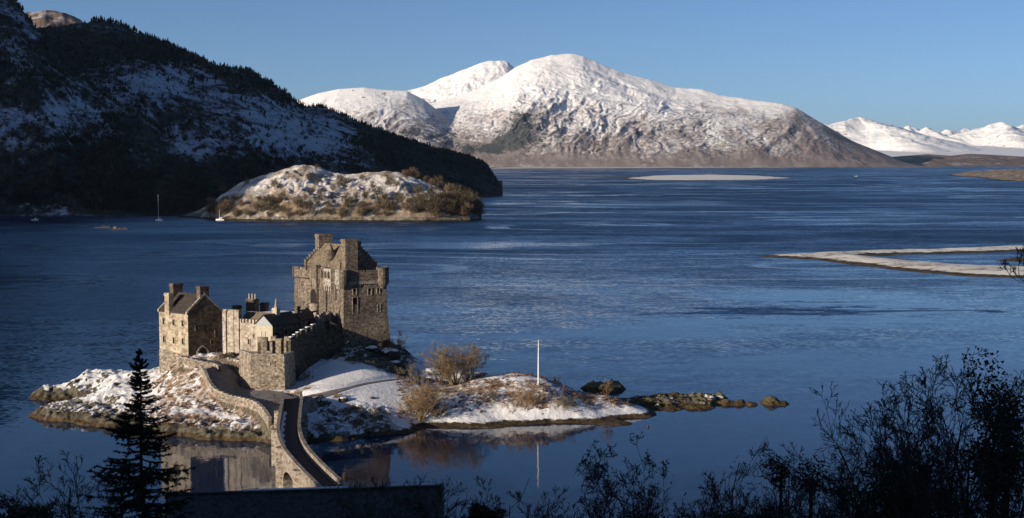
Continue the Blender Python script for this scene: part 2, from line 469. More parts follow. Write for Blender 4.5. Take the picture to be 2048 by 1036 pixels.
    Fq = [[j * k + i, j * k + i + 1, (j + 1) * k + i + 1, (j + 1) * k + i] for j in range(len(ys) - 1) for i in range(k - 1)]
    tag(link_mesh('loch_water', V, Fq, m), 'dark blue loch water with wind ripples and pale slicks', kind='structure')
build_water()

# ------------------------------------------------------------------ terrain
def grid_mesh(name, XX, YY, ZZ, mat, attrs, keep=None, label=None, kind='structure'):
    nr, nc = XX.shape
    V = np.stack([XX, YY, ZZ], -1).reshape(-1, 3)
    idx = np.arange(nr * nc).reshape(nr, nc)
    Q = np.stack([idx[:-1, :-1], idx[:-1, 1:], idx[1:, 1:], idx[1:, :-1]], -1).reshape(-1, 4)
    if keep is not None:
        kq = (keep[:-1, :-1] | keep[:-1, 1:] | keep[1:, 1:] | keep[1:, :-1]).reshape(-1)
        Q = Q[kq]
        used = np.unique(Q); remap = np.zeros(nr * nc, dtype=np.int64); remap[used] = np.arange(len(used))
        Q = remap[Q]; V = V[used]
    else:
        used = np.arange(nr * nc)
    o = link_mesh(name, V, Q, mat, smooth_=True)
    for k, a in attrs.items():
        at = o.data.attributes.new(k, 'FLOAT', 'POINT')
        at.data.foreach_set('value', np.asarray(a, dtype=np.float32).reshape(-1)[used])
    tag(o, label, kind=kind)
    return o

def itp(pts, x):
    pts = np.array(pts, float); return np.interp(x, pts[:, 0], pts[:, 1])

def layer_z(PX, YY, sil, ridge, foot, back, p=1.0, na=0.25, nl=900.0, seed=1, skyn=0.0, warp=0.35, spur=0.0, shear=0.5):
    py = itp(sil, PX)
    Yr = itp(ridge, PX); Yf = itp(foot, PX)
    dzy = (518.0 - py) / F
    XXw = (PX - 1024) / F * YY
    # height of the skyline at the ridge distance
    dy = math.cos(PITCH) + math.sin(PITCH) * dzy
    dz = -math.sin(PITCH) + math.cos(PITCH) * dzy
    zr = H + Yr * dz / dy
    zr = np.maximum(zr, -5)
    t = (YY - Yf) / np.maximum(Yr - Yf, 1)
    sig = 38.0 if nl < 2000 else 60.0                     # the small notches of the skyline do not run down the whole slope
    row = PX[0]; Wt = np.exp(-0.5 * ((row[:, None] - row[None]) / sig) ** 2); Wt /= Wt.sum(1, keepdims=True)
    k = smooth(0.70, 1.0, t)
    zr = (zr @ Wt.T) * (1 - k) + zr * k
    wx = XXw + warp * nl * fbm(XXw / nl * 0.7, YY / nl * 0.7, 3, seed + 90)
    r = ridged(wx / nl, YY / nl * 0.8, 6, seed)
    f2 = fbm(XXw / (nl * 0.22), YY / (nl * 0.22), 5, seed + 50)
    env = smooth(0.0, 0.22, t) * (1 - 0.92 * smooth(0.72, 1.0, t))
    tt = np.clip(t, 0, 1)
    zf = zr * (tt ** p) + zr * env * (na * (r - 0.55) + na * 0.35 * f2)
    if spur:
        w2 = XXw - shear * (YY - Yf) + 0.5 * nl * fbm(XXw / nl, YY / nl, 4, seed + 70)
        g1 = ridged(w2 / (nl * 0.62), YY / (nl * 2.6), 5, seed + 61, 0.55) - 0.5
        g2 = ridged((w2 + 0.3 * nl * f2) / (nl * 0.20), YY / (nl * 0.8), 4, seed + 63, 0.6) - 0.5
        zf = zf + zr * env * (1 - 0.55 * smooth(0.45, 0.8, t)) * spur * (g1 + 0.42 * g2)
    zb = zr * (1 - np.clip((YY - Yr) / back, 0, 1.5) ** 1.15)
    z = np.where(t <= 1, zf, zb)
    z = np.where(t < 0, t * 40.0, z)
    if skyn:
        z = z + skyn * zr * fbm(XXw / (nl * 0.12), YY / (nl * 0.12), 4, seed + 7) * smooth(0.05, 0.4, t)
    return z, t

def slope_of(XX, YY, ZZ):
    gx = np.gradient(ZZ, axis=1) / np.maximum(np.abs(np.gradient(XX, axis=1)), 1e-3)
    gy = np.gradient(ZZ, axis=0) / np.maximum(np.abs(np.gradient(YY, axis=0)), 1e-3)
    return np.sqrt(gx ** 2 + gy ** 2), gx, gy

def pxy(XX, YY, ZZ):
    """photo pixel row of terrain points (used once to read where woods stand on the slopes)"""
    c = math.cos(PITCH); s = math.sin(PITCH)
    zz = ZZ - H
    f = YY * c - zz * s; u = YY * s + zz * c
    return 518 - F * u / f

# --- far snow mountain across the loch
def build_skye():
    px = np.linspace(520, 1880, 760); 
    Yv = np.concatenate([np.linspace(8500, 9000, 30), np.linspace(9015, 11400, 330), np.linspace(11450, 13600, 40)])
    PX, YY = np.meshgrid(px, Yv)
    XX = (PX - 1024) / F * YY
    foot = [(500, 8950), (1000, 8880), (1400, 8820), (1830, 8950), (1900, 9100)]
    A = layer_z(PX, YY, [(480, 232), (560, 213), (600, 200), (640, 186), (680, 178), (730, 175), (770, 180), (815, 182), (850, 200), (900, 240), (980, 300), (1020, 335)],
                [(500, 9900), (1000, 9900)], foot, 1500, 0.85, 0.05, 1000, 3, 0, 0.35, 0.11)
    B = layer_z(PX, YY, [(700, 260), (800, 186), (850, 172), (880, 158), (920, 142), (960, 127), (985, 121), (1000, 120), (1015, 124), (1028, 135), (1050, 175), (1100, 230), (1200, 335)],
                [(600, 11000), (1200, 11000)], [(500, 9600), (1900, 9600)], 1500, 0.9, 0.07, 700, 11, 0.02, 0.35, 0.16)
    C = layer_z(PX, YY, [(640, 335), (740, 280), (820, 222), (900, 197), (960, 176), (1000, 156), (1030, 135), (1060, 121), (1100, 111), (1135, 107), (1165, 112), (1200, 128), (1250, 147), (1300, 160), (1350, 175), (1400, 179), (1440, 190), (1500, 200), (1560, 207), (1590, 216), (1630, 240), (1670, 263), (1700, 281), (1750, 301), (1800, 321), (1835, 336), (1900, 360)],
                [(600, 10300), (1000, 10500), (1135, 10600), (1400, 10300), (1600, 9900), (1850, 9400)], foot, 2200, 0.95, 0.05, 1100, 23, 0.012, 0.35, 0.125)
    ZZ = np.maximum(np.maximum(A[0], B[0]), C[0])
    ZZ = np.maximum(ZZ, -8)
    sl, gx, gy = slope_of(XX, YY, ZZ)
    py = pxy(XX, YY, ZZ)
    Zb = ZZ.copy()
    for _ in range(10):
        Zb[1:-1, 1:-1] = (Zb[:-2, 1:-1] + Zb[2:, 1:-1] + Zb[1:-1, :-2] + Zb[1:-1, 2:]) / 4
    hollow = np.clip((Zb - ZZ) / 4.0, -1, 1)
    sn = 0.16 * hollow + smooth(335, 170, py) * 0.64 + 0.21 + 0.16 * fbm(XX / 500, YY / 500, 4, 77) - 0.20 * smooth(0.45, 0.95, sl) * smooth(150, 230, py)
    sn = sn - 0.16 * smooth(305, 330, py) - 0.20 * smooth(1480, 1640, PX) * smooth(205, 240, py)
    sn = sn + 0.28 * smooth(215, 165, py)
    def blob(cx, cy, rx, ry): return np.exp(-(((PX - cx) / rx) ** 2 + ((py - cy) / ry) ** 2))
    wood = 0.95 * blob(1045, 245, 44, 30) + 0.85 * blob(1020, 285, 60, 20) + 0.8 * blob(820, 262, 34, 16) + 0.7 * blob(905, 280, 40, 22) + 0.7 * blob(960, 300, 70, 12)
    wood *= 0.8
    rock = 0.25 + 0.5 * smooth(0.6, 1.1, sl)
    grid_mesh('snow_mountain', XX, YY, ZZ, M['skye'], {'snow': sn, 'wood': wood, 'rock': rock}, ZZ > -6,
              'broad snow covered mountain with brown lower slopes across the loch')
build_skye()

def build_range():
    px = np.linspace(1540, 2260, 460)
    Yv = np.concatenate([np.linspace(15500, 20000, 50), np.linspace(20050, 25200, 210), np.linspace(25400, 28000, 16)])
    PX, YY = np.meshgrid(px, Yv); XX = (PX - 1024) / F * YY
    ZZ = np.minimum((YY - 16200) * 0.042, 260 + 0 * YY) * smooth(28000, 25500, YY)
    wx = XX + 160 * fbm(XX / 700, YY / 700, 4, 3); wy = YY + 160 * fbm(XX / 700, YY / 700, 4, 4)
    for i, (a, b, d, kx, ky) in enumerate([(1600, 262, 22300, .50, .42), (1646, 250, 22200, .46, .42), (1680, 247, 22600, .55, .45), (1716, 235, 22000, .34, .30), (1742, 246, 21800, .40, .34), (1781, 249, 23400, .5, .42), (1815, 252, 24000, .6, .42), (1838, 256, 24000, .6, .45),
                                     (1856, 256, 23800, .5, .40), (1900, 259, 23900, .55, .42), (1932, 257, 24200, .6, .42), (1962, 256, 23700, .45, .36), (2003, 245, 23300, .42, .34), (2022, 252, 23300, .5, .40), (2052, 249, 23800, .4, .36), (2100, 255, 23800, .45, .4), (2160, 252, 23600, .42, .38), (2220, 260, 23600, .4, .4)]):
        c = P(a, b, Y=d); dx = (wx - c[0]) * kx; dyy = (wy - d) * ky
        ang = np.arctan2(dyy, dx)
        rad = np.sqrt(dx * dx + dyy * dyy) * (1 + 0.22 * np.cos(3 * ang + i * 1.7) + 0.12 * np.cos(5 * ang + i))
        ZZ = np.maximum(ZZ, c[2] + 12 - rad ** 0.97 * 1.12)
    ZZ = ZZ + 46 * (ridged(wx / 420, wy / 420, 5, 47, 0.55) - 0.55) * smooth(120, 420, ZZ)
    ZZ = np.maximum(ZZ, -10)
    sl, gx, gy = slope_of(XX, YY, ZZ)
    sn = 1.10 - 0.55 * smooth(0.55, 1.0, sl) + 0.1 * fbm(XX / 900, YY / 900, 4, 5)
    grid_mesh('far_snow_range', XX, YY, ZZ, M['range'], {'snow': sn, 'wood': sn * 0, 'rock': sn * 0 + 0.6}, ZZ > -8,
              'distant jagged range wholly white with snow')
    px = np.linspace(1740, 2240, 260); Yv = np.linspace(9600, 12600, 70)
    PX, YY = np.meshgrid(px, Yv); XX = (PX - 1024) / F * YY
    a, t = layer_z(PX, YY, [(1740, 318), (1800, 312), (1850, 308), (1900, 311), (1940, 307), (1990, 310), (2040, 313), (2100, 309), (2240, 312)],
                   [(1700, 11400), (2300, 11400)], [(1700, 9900), (2300, 9900)], 1200, 0.8, 0.35, 700, 61, 0.03)
    ZZ = np.maximum(a, -6)
    grid_mesh('brown_hill', XX, YY, ZZ, M['brown_hill'], {'snow': 0.22 + 0.2 * fbm(XX / 300, YY / 300, 4, 3), 'wood': ZZ * 0, 'rock': ZZ * 0 + 0.3}, ZZ > -5,
              'low brown headland below the far white range')
build_range()

# --- dark hill on the left shore
HILL = {}
def hill_layers(PX, YY):
    foot = [(-2600, 1050), (-800, 1250), (0, 1326), (230, 1328), (420, 1335), (560, 1480), (700, 1640), (860, 1830), (1000, 2030), (1100, 2050)]
    near = layer_z(PX, YY, [(-2600, -700), (-600, -420), (-150, -190), (-40, -60), (20, -20), (42, 3), (70, 42), (110, 88), (160, 146), (220, 196), (290, 234), (340, 268), (420, 308), (480, 335), (560, 372), (640, 430)],
                   [(-2600, 1500), (0, 1640), (640, 1640)], foot, 420, 0.85, 0.16, 230, 101, 0.015, 0.35, 0.12, 0.2)
    far = layer_z(PX, YY, [(-2600, -500), (-300, -60), (60, 60), (130, 52), (176, 44), (184, 46), (194, 39), (215, 40), (240, 46), (290, 70), (340, 86), (400, 117), (440, 131), (500, 139), (520, 152), (545, 166), (575, 186), (600, 207), (615, 213), (640, 213), (670, 221), (700, 236), (760, 260), (820, 281), (880, 299), (940, 313), (968, 325), (984, 346), (992, 368), (998, 388), (1003, 396), (1010, 430), (1040, 560), (1100, 700)],
                  [(-2600, 2500), (0, 2450), (300, 2420), (600, 2380), (860, 2250), (1000, 2120), (1100, 2110)], foot, 900, 0.92, 0.15, 330, 131, 0.010, 0.35, 0.12, 0.2)
    return near, far
def build_hill():
    px = np.concatenate([np.linspace(-2600, -160, 100), np.linspace(-150, 1040, 640)])
    Yv = np.concatenate([np.linspace(1030, 1300, 20), np.linspace(1308, 2520, 300), np.linspace(2530, 3300, 30)])
    PX, YY = np.meshgrid(px, Yv); XX = (PX - 1024) / F * YY
    near, far = hill_layers(PX, YY)
    ZZ = np.maximum(near[0], far[0])
    ZZ = np.maximum(ZZ, -8)
    py = pxy(XX, YY, ZZ)
    sl, gx, gy = slope_of(XX, YY, ZZ)
    def blob(cx, cy, rx, ry): return np.exp(-(((PX - cx) / rx) ** 2 + ((py - cy) / ry) ** 2))
    sn = 0.22 + 0.55 * blob(330, 165, 130, 40) + 0.35 * blob(520, 215, 110, 35) + 0.55 * blob(620, 275, 170, 42) + 0.45 * blob(170, 225, 90, 30) + 0.42 * blob(40, 250, 70, 40) + 0.30 * blob(380, 290, 60, 30)
    sn += 0.3 * blob(760, 325, 60, 14) + 0.35 * blob(40, 90, 40, 50)
    sn += 0.55 * blob(60, 413, 55, 12) + 0.5 * blob(128, 418, 34, 9) + 0.5 * blob(275, 384, 30, 7) + 0.35 * blob(330, 395, 60, 14)
    sn -= 0.42 * smooth(300, 380, py) * smooth(560, 380, PX) + 0.35 * blob(230, 90, 130, 24) + 0.5 * smooth(700, 800, PX)
    sn = 0.13 + 0.86 * (sn - 0.13) + 0.22 * fbm(XX / 120, YY / 120, 4, 19) + 0.25 * fbm(XX / 30, YY / 45, 4, 29)
    sn += 0.45 * smooth(424, 429, py) * smooth(440, 400, PX) * smooth(436, 433, py)
    HILL.update(px=px, Y=Yv, Z=ZZ, sn=sn, py=py)
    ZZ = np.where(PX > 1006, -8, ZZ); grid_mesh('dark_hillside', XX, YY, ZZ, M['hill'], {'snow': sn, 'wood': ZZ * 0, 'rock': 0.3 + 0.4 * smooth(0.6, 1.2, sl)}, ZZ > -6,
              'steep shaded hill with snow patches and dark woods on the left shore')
    # the summit moor beyond the skyline wood, in the sun
    px = np.linspace(-60, 300, 140); Yv = np.linspace(2700, 4300, 70)
    PX, YY = np.meshgrid(px, Yv); XX = (PX - 1024) / F * YY
    a, t = layer_z(PX, YY, [(-60, 30), (40, 26), (65, 24), (100, 21), (130, 25), (160, 32), (178, 46), (200, 70), (300, 130)],
                   [(-100, 3700), (300, 3700)], [(-100, 2600), (300, 2600)], 900, 0.8, 0.15, 300, 151, 0.02)
    grid_mesh('summit_moor', XX, YY, a, M['brown_hill'], {'snow': 0.46 + 0.25 * fbm(XX / 90, YY / 90, 4, 3), 'wood': a * 0, 'rock': a * 0 + 0.3}, None,
              'snow dusted moorland summit behind the wooded skyline')
build_hill()

# --- unseen ridge to the left, its crest shaped to shade the dark hill
EU = np.array([math.cos(SUN_BEHIND), -math.sin(SUN_BEHIND)]); ES = -np.array([math.sin(SUN_BEHIND), math.cos(SUN_BEHIND)])
def build_unseen_ridge():
    u = np.linspace(-3400, -1090, 120); s = np.linspace(-120, 1400, 60)
    UU, SS = np.meshgrid(u, s)
    hc = itp([(-3400, 150), (-2900, 300), (-2500, 560), (-2253, 690), (-1700, 540), (-1450, 430), (-1364, 345), (-1300, 305), (-1230, 275), (-1200, 248), (-1170, 222), (-1140, 140), (-1100, 0)], UU)
    prof = np.clip(1 - np.abs(SS - 500) / 600, 0, 1) ** 0.9
    ZZ = hc * prof * (1 + 0.05 * fbm(UU / 120, SS / 120, 4, 8)) - 5
    XX = UU * EU[0] + SS * ES[0]; YY = UU * EU[1] + SS * ES[1]
    grid_mesh('unseen_ridge', XX, YY, ZZ, M['hill'], {'snow': ZZ * 0 + 0.45, 'wood': ZZ * 0, 'rock': ZZ * 0 + .3}, ZZ > -4.9,
              'unseen mountain ridge above the left shore, shaped to shade the hill')
build_unseen_ridge()

# --- near slope under the viewer
def fore_z(x, y):
    x = np.asarray(x, float); y = np.asarray(y, float)
    z = np.where(y > 0, 49.5 - 0.305 * y, 49.5 - 0.42 * y)
    z = z + 1.2 * fbm(x / 14, y / 14, 4, 33) + 2.0 * fbm(x / 45, y / 45, 2, 34)
    z = z - 2.0 * smooth(-20, 10, y) * smooth(20, 5, y)
    u = x * EU[0] + y * EU[1]; s = x * ES[0] + y * ES[1]
    return z + 0.45 * np.maximum(0, s - 30) * smooth(-195, -140, u) - np.where(y < 0, smooth(150, -50, s) * np.maximum(z - 60, 0), 0)  # shoulder toward the sun, out of view, raised to shade the slope
def build_fore():
    x = np.linspace(-420, 260, 230); y = np.concatenate([np.linspace(-320, -10, 60), np.linspace(-6, 190, 120)])
    XX, YY = np.meshgrid(x, y); ZZ = fore_z(XX, YY)
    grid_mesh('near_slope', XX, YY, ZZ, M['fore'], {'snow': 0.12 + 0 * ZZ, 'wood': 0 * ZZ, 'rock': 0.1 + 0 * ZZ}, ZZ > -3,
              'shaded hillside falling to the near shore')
build_fore()

# --- polygon land (spits and bars)
def poly_sd(XX, YY, poly):
    """signed distance, positive inside"""
    poly = np.asarray(poly, float)
    d = np.full(XX.shape, 1e18); inside = np.zeros(XX.shape, bool)
    for i in range(len(poly)):
        a = poly[i]; b = poly[(i + 1) % len(poly)]
        e = b - a; w0 = XX - a[0]; w1 = YY - a[1]
        t = np.clip((w0 * e[0] + w1 * e[1]) / max(e @ e, 1e-9), 0, 1)
        d = np.minimum(d, (w0 - e[0] * t) ** 2 + (w1 - e[1] * t) ** 2)
        c = ((a[1] > YY) != (b[1] > YY)) & (XX < (b[0] - a[0]) * (YY - a[1]) / ((b[1] - a[1]) if b[1] != a[1] else 1e-9) + a[0])
        inside = inside ^ c
    return np.where(inside, np.sqrt(d), -np.sqrt(d))

def poly_land(name, pix, res, hmax, slope, mat, snow, label, seed, nz=0.25, nl=12.0, rock=0.1, edge=0.25):
    W = np.array([P(a, b, z=0.0)[:2] for a, b in pix])
    x = np.arange(W[:, 0].min() - 4 * res[0], W[:, 0].max() + 4 * res[0], res[0]); y = np.arange(W[:, 1].min() - 4 * res[1], W[:, 1].max() + 4 * res[1], res[1])
    XX, YY = np.meshgrid(x, y)
    sd = poly_sd(XX, YY, W) + nl * edge * fbm(XX / nl, YY / nl, 5, seed)
    ZZ = np.where(sd > 0, hmax * (1 - np.exp(-sd * slope / hmax)), sd * slope) + nz * fbm(XX / nl, YY / nl, 5, seed + 3) * smooth(0, nl, sd)
    ZZ = np.maximum(ZZ, -1.5)
    sn = snow + 0.15 * fbm(XX / (nl * 2), YY / (nl * 2), 3, seed + 4)
    return grid_mesh(name, XX, YY, ZZ, M[mat], {'snow': sn, 'wood': ZZ * 0, 'rock': ZZ * 0 + rock}, ZZ > -1.2, label)

poly_land('sand_spit', [(1505, 512), (1600, 506.5), (1760, 500), (1900, 497), (2050, 490), (2250, 484), (2250, 500), (2048, 503), (1900, 508), (1760, 510), (1735, 512), (1800, 518), (1850, 523), (1930, 530), (2048, 533), (2250, 535), (2250, 556), (2048, 556), (1940, 553), (1840, 545), (1740, 534), (1640, 521)],
          (0.9, 1.6), 2.1, 0.13, 'spit', 0.62, 'long low spit of snow covered shingle pointing into the loch', 5, 0.9, 22.0, 0.15, 0.16)
poly_land('mud_bank', [(1690, 508.5), (1740, 508), (1800, 510.5), (1765, 512.6), (1722, 511.2)], (0.7, 1.2), 0.5, 0.06, 'skerry', -0.2, 'dark mud bank between the fingers of the spit', 25, 0.25, 10.0, 0.3, 0.12)
poly_land('mud_bank', [(1765, 514.5), (1800, 517), (1820, 519.5), (1790, 520.5), (1770, 517.5)], (0.7, 1.2), 0.5, 0.06, 'skerry', -0.2, 'dark mud bank in the lagoon behind the spit', 26, 0.25, 10.0, 0.3, 0.12)
poly_land('mud_bank', [(1988, 521), (2030, 515), (2120, 512), (2120, 523), (2040, 524)], (0.7, 1.2), 1.2, 0.10, 'skerry', 0.0, 'dark weedy bank at the right border of the lagoon', 27, 0.5, 10.0, 0.3, 0.12)
poly_land('mud_bank', [(1960, 541), (2000, 538.5), (2048, 536.5), (2120, 536.5), (2120, 540.5), (2030, 541.5)], (0.6, 1.0), 2.3, 0.5, 'skerry', -0.2, 'dark weed strip on the near arm of the spit', 28, 0.15, 8.0, 0.3, 0.12)
poly_land('snow_bar', [(1245, 357), (1300, 352), (1420, 350), (1520, 352), (1592, 356.5), (1520, 360), (1380, 361), (1300, 360.5)],
          (4, 6), 3.4, 0.07, 'spit', 0.80, 'thin white bar of snow lying far out in the water', 9, 1.6, 70.0, 0.1, 0.3)
poly_land('mud_bar', [(1130, 354.2), (1180, 353.2), (1300, 353.6), (1300, 355.4), (1200, 355.2)], (4, 6), 1.0, 0.05, 'skerry', 0.0, 'dark low bar beside the white snow bar', 10, 0.3, 60.0)
poly_land('brown_islet', [(1896, 350), (1930, 346), (1990, 345), (2060, 344), (2200, 344), (2200, 362), (2040, 363), (1990, 360), (1950, 354), (1915, 353)],
          (3, 5), 15.0, 0.16, 'islet', 0.16, 'low brown rocky islet near the distant shore', 12, 9.0, 60.0, 0.5, 0.25)
poly_land('shore_flat', [(960, 338), (1100, 337), (1300, 336.5), (1800, 334.5), (1800, 333), (1000, 333)], (12, 20), 4.0, 0.02, 'spit', 0.55, 'pale strand at the foot of the snow mountain', 15, 0.5, 100.0)

# --- wooded islet in the sun
ISLET = {}
def build_islet():
    px = np.linspace(330, 975, 350); Yv = np.linspace(1190, 1500, 150)
    PX, YY = np.meshgrid(px, Yv); XX = (PX - 1024) / F * YY
    foot = [(330, 1310), (380, 1290), (410, 1262), (440, 1245), (500, 1233), (600, 1218), (720, 1212), (850, 1208), (940, 1218), (964, 1265), (972, 1320), (1000, 1380)]
    a, t = layer_z(PX, YY, [(330, 470), (360, 444), (390, 424), (420, 408), (440, 392), (480, 366), (520, 352), (560, 341), (590, 331), (610, 328), (640, 334), (660, 343), (690, 349), (720, 346), (770, 342), (800, 345), (850, 362), (885, 378), (905, 392), (930, 400), (948, 415), (958, 432), (966, 470), (1000, 700)],
                   [(380, 1335), (560, 1350), (640, 1345), (760, 1320), (900, 1300), (962, 1290), (1000, 1300)], foot, 110, 0.62, 0.28, 62, 201, 0.03)
    ZZ = np.maximum(a, -3) + 1.5 * (ridged(XX / 9, YY / 9, 4, 77) - 0.55) * smooth(-1, 1, a) * smooth(6, 2, a); ZZ = np.where(PX > 963, -3, ZZ)
    sl, gx, gy = slope_of(XX, YY, ZZ)
    py = pxy(XX, YY, ZZ)
    sn = 0.53 - 0.24 * smooth(375, 420, py) + 0.30 * fbm(XX / 25, YY / 25, 4, 6) - 0.20 * smooth(0.5, 1.2, sl)
    ISLET.update(px=px, Y=Yv, Z=ZZ, py=py)
    grid_mesh('wooded_islet', XX, YY, ZZ, M['islet'], {'snow': sn, 'wood': ZZ * 0, 'rock': 0.25 + 0.5 * smooth(0.9, 1.7, sl) + 0.6 * smooth(5, 2, ZZ)}, ZZ > -2.5,
              'sunlit rounded islet of snow and brown scrub')
build_islet()

# --- the castle island: thin-plate surface through surveyed points
ISL = [ # px, py, Y or None, z or None
    # near waterline
    (65,832,None,0),(110,843,None,0),(160,849,None,0),(215,855,None,0),(260,868,None,0),(330,873,None,0),(400,879,None,0),(470,883,None,0),(535,884,None,0),(575,886,None,0),(610,885,None,0),(640,884,None,0),
    (700,880,None,0),(760,872,None,0),(820,867,None,0),(900,861,None,0),(1000,857,None,0),(1100,851,None,0),(1200,849,None,0),(1268,846,None,0),(1296,836,None,0),(1308,824,None,0.1),(1290,806,None,0.3),(1262,796,None,0.3),
    # left tips and inlet
    (65,793,None,0),(85,800,None,0),(115,806,None,-0.4),(150,807,None,-0.2),(100,812,None,-0.3),(150,760,316,None),(95,774,316,None),(120,766,317,None),(185,746,317,None),(235,746,318,None),(175,797,311,None),(220,776,305,None),(260,800,295,None),
    (150,823,289,None),(220,828,288,None),(100,819,293,None),(190,813,296,None),(270,850,279,None),
    # snow mound below the house
    (310,765,303,None),(340,760,300,None),(375,745,299,None),(400,760,294,None),(415,783,287,None),(350,800,287,None),(450,800,284,None),(520,815,280,None),(520,845,273,None),(430,850,275,None),(300,840,278,None),
    (323,748,309,None),(377,716,302.5,None),(412,721,301.5,None),(445,712,304,None),(470,716,306,None),(505,712,300,None),
    # bastion foot and road
    (482,772,296.5,None),(504,779,290.6,None),(569,780,289.6,None),(588,772,295,None),
    (430,724,300.2,None),(445,738,296,None),(460,757,291,None),(490,775,288,None),(530,786,285.7,None),(565,793,283.6,None),(580,803,280.5,None),
    (600,797,283,None),(650,787,285,None),(720,769,292,None),(800,757,300,None),
    # lawn and its bank
    (650,815,280,None),(700,800,283,None),(760,790,287,None),(700,775,289.6,None),(700,842,275,None),(640,850,273,None),(640,760,295,None),(700,748,298,None),(760,742,302,None),
    # castle rock
    (620,735,301,None),(660,702,307.8,None),(688,671,311,None),(735,696,313,None),(775,704,315,None),(790,722,312.5,None),(812,748,309,None),(640,680,312,None),(600,700,312,None),
    # right half
    (830,850,279.5,None),(900,849,281,None),(1000,838,283.5,None),(1100,835,285,None),(1200,834,287,None),(1000,800,288,None),(950,777,293,None),(900,771,302,None),(860,760,304,None),(1000,751,308,None),(1077,768,293,None),(1120,772,296,None),(1160,785,297,None),(1220,792,298,None),(1200,818,291,None),(1100,805,287.5,None),(900,815,285,None),(1040,748,309,None),(940,748,310,None),
]
ISL_W = [  # world points: courtyard fill, far shore
    (-66,312,11.5),(-58,318,12),(-50,318,12.5),(-44,326,13),(-38,334,13),(-30,330,11),(-46,336,11),(-60,330,9),(-24,324,8.5),(-16,316,6.5),
    (-98,326,0),(-88,332,0),(-78,337,0),(-68,342,0),(-56,346,0),(-42,350,0),(-26,346,0),(-12,336,0),(-2,330,0),(6,322,0),(14,314,0.2),(20,309,0.3),(24,303,0.2)]
def island_points():
    pts = []
    for px, py, Y, z in ISL:
        pts.append(P(px, py, z=z) if Y is None else P(px, py, Y=Y))
    pts += [np.array(p, float) for p in ISL_W]
    pts = np.array(pts)
    # sea bed outside
    near = [P(a, b, z=-3.0) for a, b in ((20,850),(110,875),(215,890),(330,905),(470,915),(610,918),(760,905),(900,893),(1100,880),(1280,872),(1350,840))]
    far = np.array([(-112,306,-3),(-110,322,-3),(-98,338,-4),(-80,348,-4),(-58,358,-4),(-36,360,-4),(-14,350,-4),(4,338,-4),(20,324,-3),(32,312,-3)], float)
    return np.vstack([pts, np.array(near), far])
class TPS:
    def __init__(s, p, lam=0.02):
        s.c = p[:, :2] / 50.0; n = len(p)
        K = s.U(np.linalg.norm(s.c[:, None] - s.c[None], axis=2)) + lam * np.eye(n) * 0.05
        Pm = np.hstack([np.ones((n, 1)), s.c])
        A = np.vstack([np.hstack([K, Pm]), np.hstack([Pm.T, np.zeros((3, 3))])])
        s.w = np.linalg.solve(A, np.concatenate([p[:, 2], np.zeros(3)]))
    @staticmethod
    def U(r): return np.where(r > 1e-9, r * r * np.log(np.maximum(r, 1e-9)), 0)
    def __call__(s, x, y):
        x = np.asarray(x, float); sh = x.shape; q = np.stack([x.ravel(), np.asarray(y, float).ravel()], 1) / 50.0
        out = np.zeros(len(q))
        for i in range(0, len(q), 20000):
            k = q[i:i + 20000]
            out[i:i + 20000] = s.U(np.linalg.norm(k[:, None] - s.c[None], axis=2)) @ s.w[:len(s.c)] + s.w[len(s.c)] + k @ s.w[len(s.c) + 1:]
        return out.reshape(sh)
TP = TPS(island_points())

def catmull(pts, n=8):
    pts = [np.array(p, float) for p in pts]; out = []
    q = [2 * pts[0] - pts[1]] + pts + [2 * pts[-1] - pts[-2]]
    for i in range(1, len(q) - 2):
        for k in range(n):
            t = k / n
            out.append(0.5 * ((2 * q[i]) + (-q[i - 1] + q[i + 1]) * t + (2 * q[i - 1] - 5 * q[i] + 4 * q[i + 1] - q[i + 2]) * t * t + (-q[i - 1] + 3 * q[i] - 3 * q[i + 1] + q[i + 2]) * t ** 3))
    out.append(pts[-1]); return np.array(out)

ROAD = catmull([P(420, 722, Y=300.8), P(433, 727, Y=299), P(447, 739, Y=296), P(462, 757, Y=291), P(490, 774, Y=288), P(530, 786, Y=285.7), P(568, 793, Y=283.4)], 8)
PAR_TOP = catmull([P(404, 731, Y=296.5), P(413, 744, Y=292), P(420, 760, Y=287.5), P(433, 777, Y=284.6), P(460, 790, Y=282.2), P(485, 796, Y=280.2), P(512, 803, Y=277.4), P(530, 818, Y=271.5), P(543, 837, Y=264)], 6)
PAR = PAR_TOP - np.array([0, 0, 1.15])
_inner = catmull([P(424, 719, Y=302), P(440, 724, Y=301), P(458, 738, Y=299.5), P(474, 757, Y=297.6), P(483, 772, Y=295.6), P(505, 780, Y=290.2), P(558, 783, Y=288.6), P(600, 806, Y=279.5), P(600, 838, Y=262)], 6)
_inner[:, 2] = np.minimum(_inner[:, 2], np.interp(np.arange(len(_inner)), np.arange(len(PAR)), PAR[:, 2]) + 1.8)
_inner[-8:, 2] = np.minimum(_inner[-8:, 2], 5.3)
FORE = np.stack([PAR[:, None] * (1 - f) + _inner[:, None] * f for f in np.linspace(0, 1, 9)], 1)[:, :, 0]
FORE_POLY = np.vstack([PAR[:, :2], _inner[::-1, :2]])
PATH = catmull([P(566, 793, Y=283.4), P(600, 796, Y=282.9), P(650, 787, Y=285), P(690, 777, Y=288.4), P(730, 767, Y=293), P(775, 760, Y=297.5), P(812, 756, Y=301)], 8)
PATH[:, 2] -= np.interp(np.arange(len(PATH)), [0, 8, 20], [0.75, 0.4, 0.0])
ROAD_W, PATH_W = 2.6, 4.6    # half widths at the wide end
def path_half(k, n): return 0.75 + (PATH_W - 0.75) * (1 - min(1.0, max(0.0, (k / n - 0.10) / 0.45))) ** 1.4
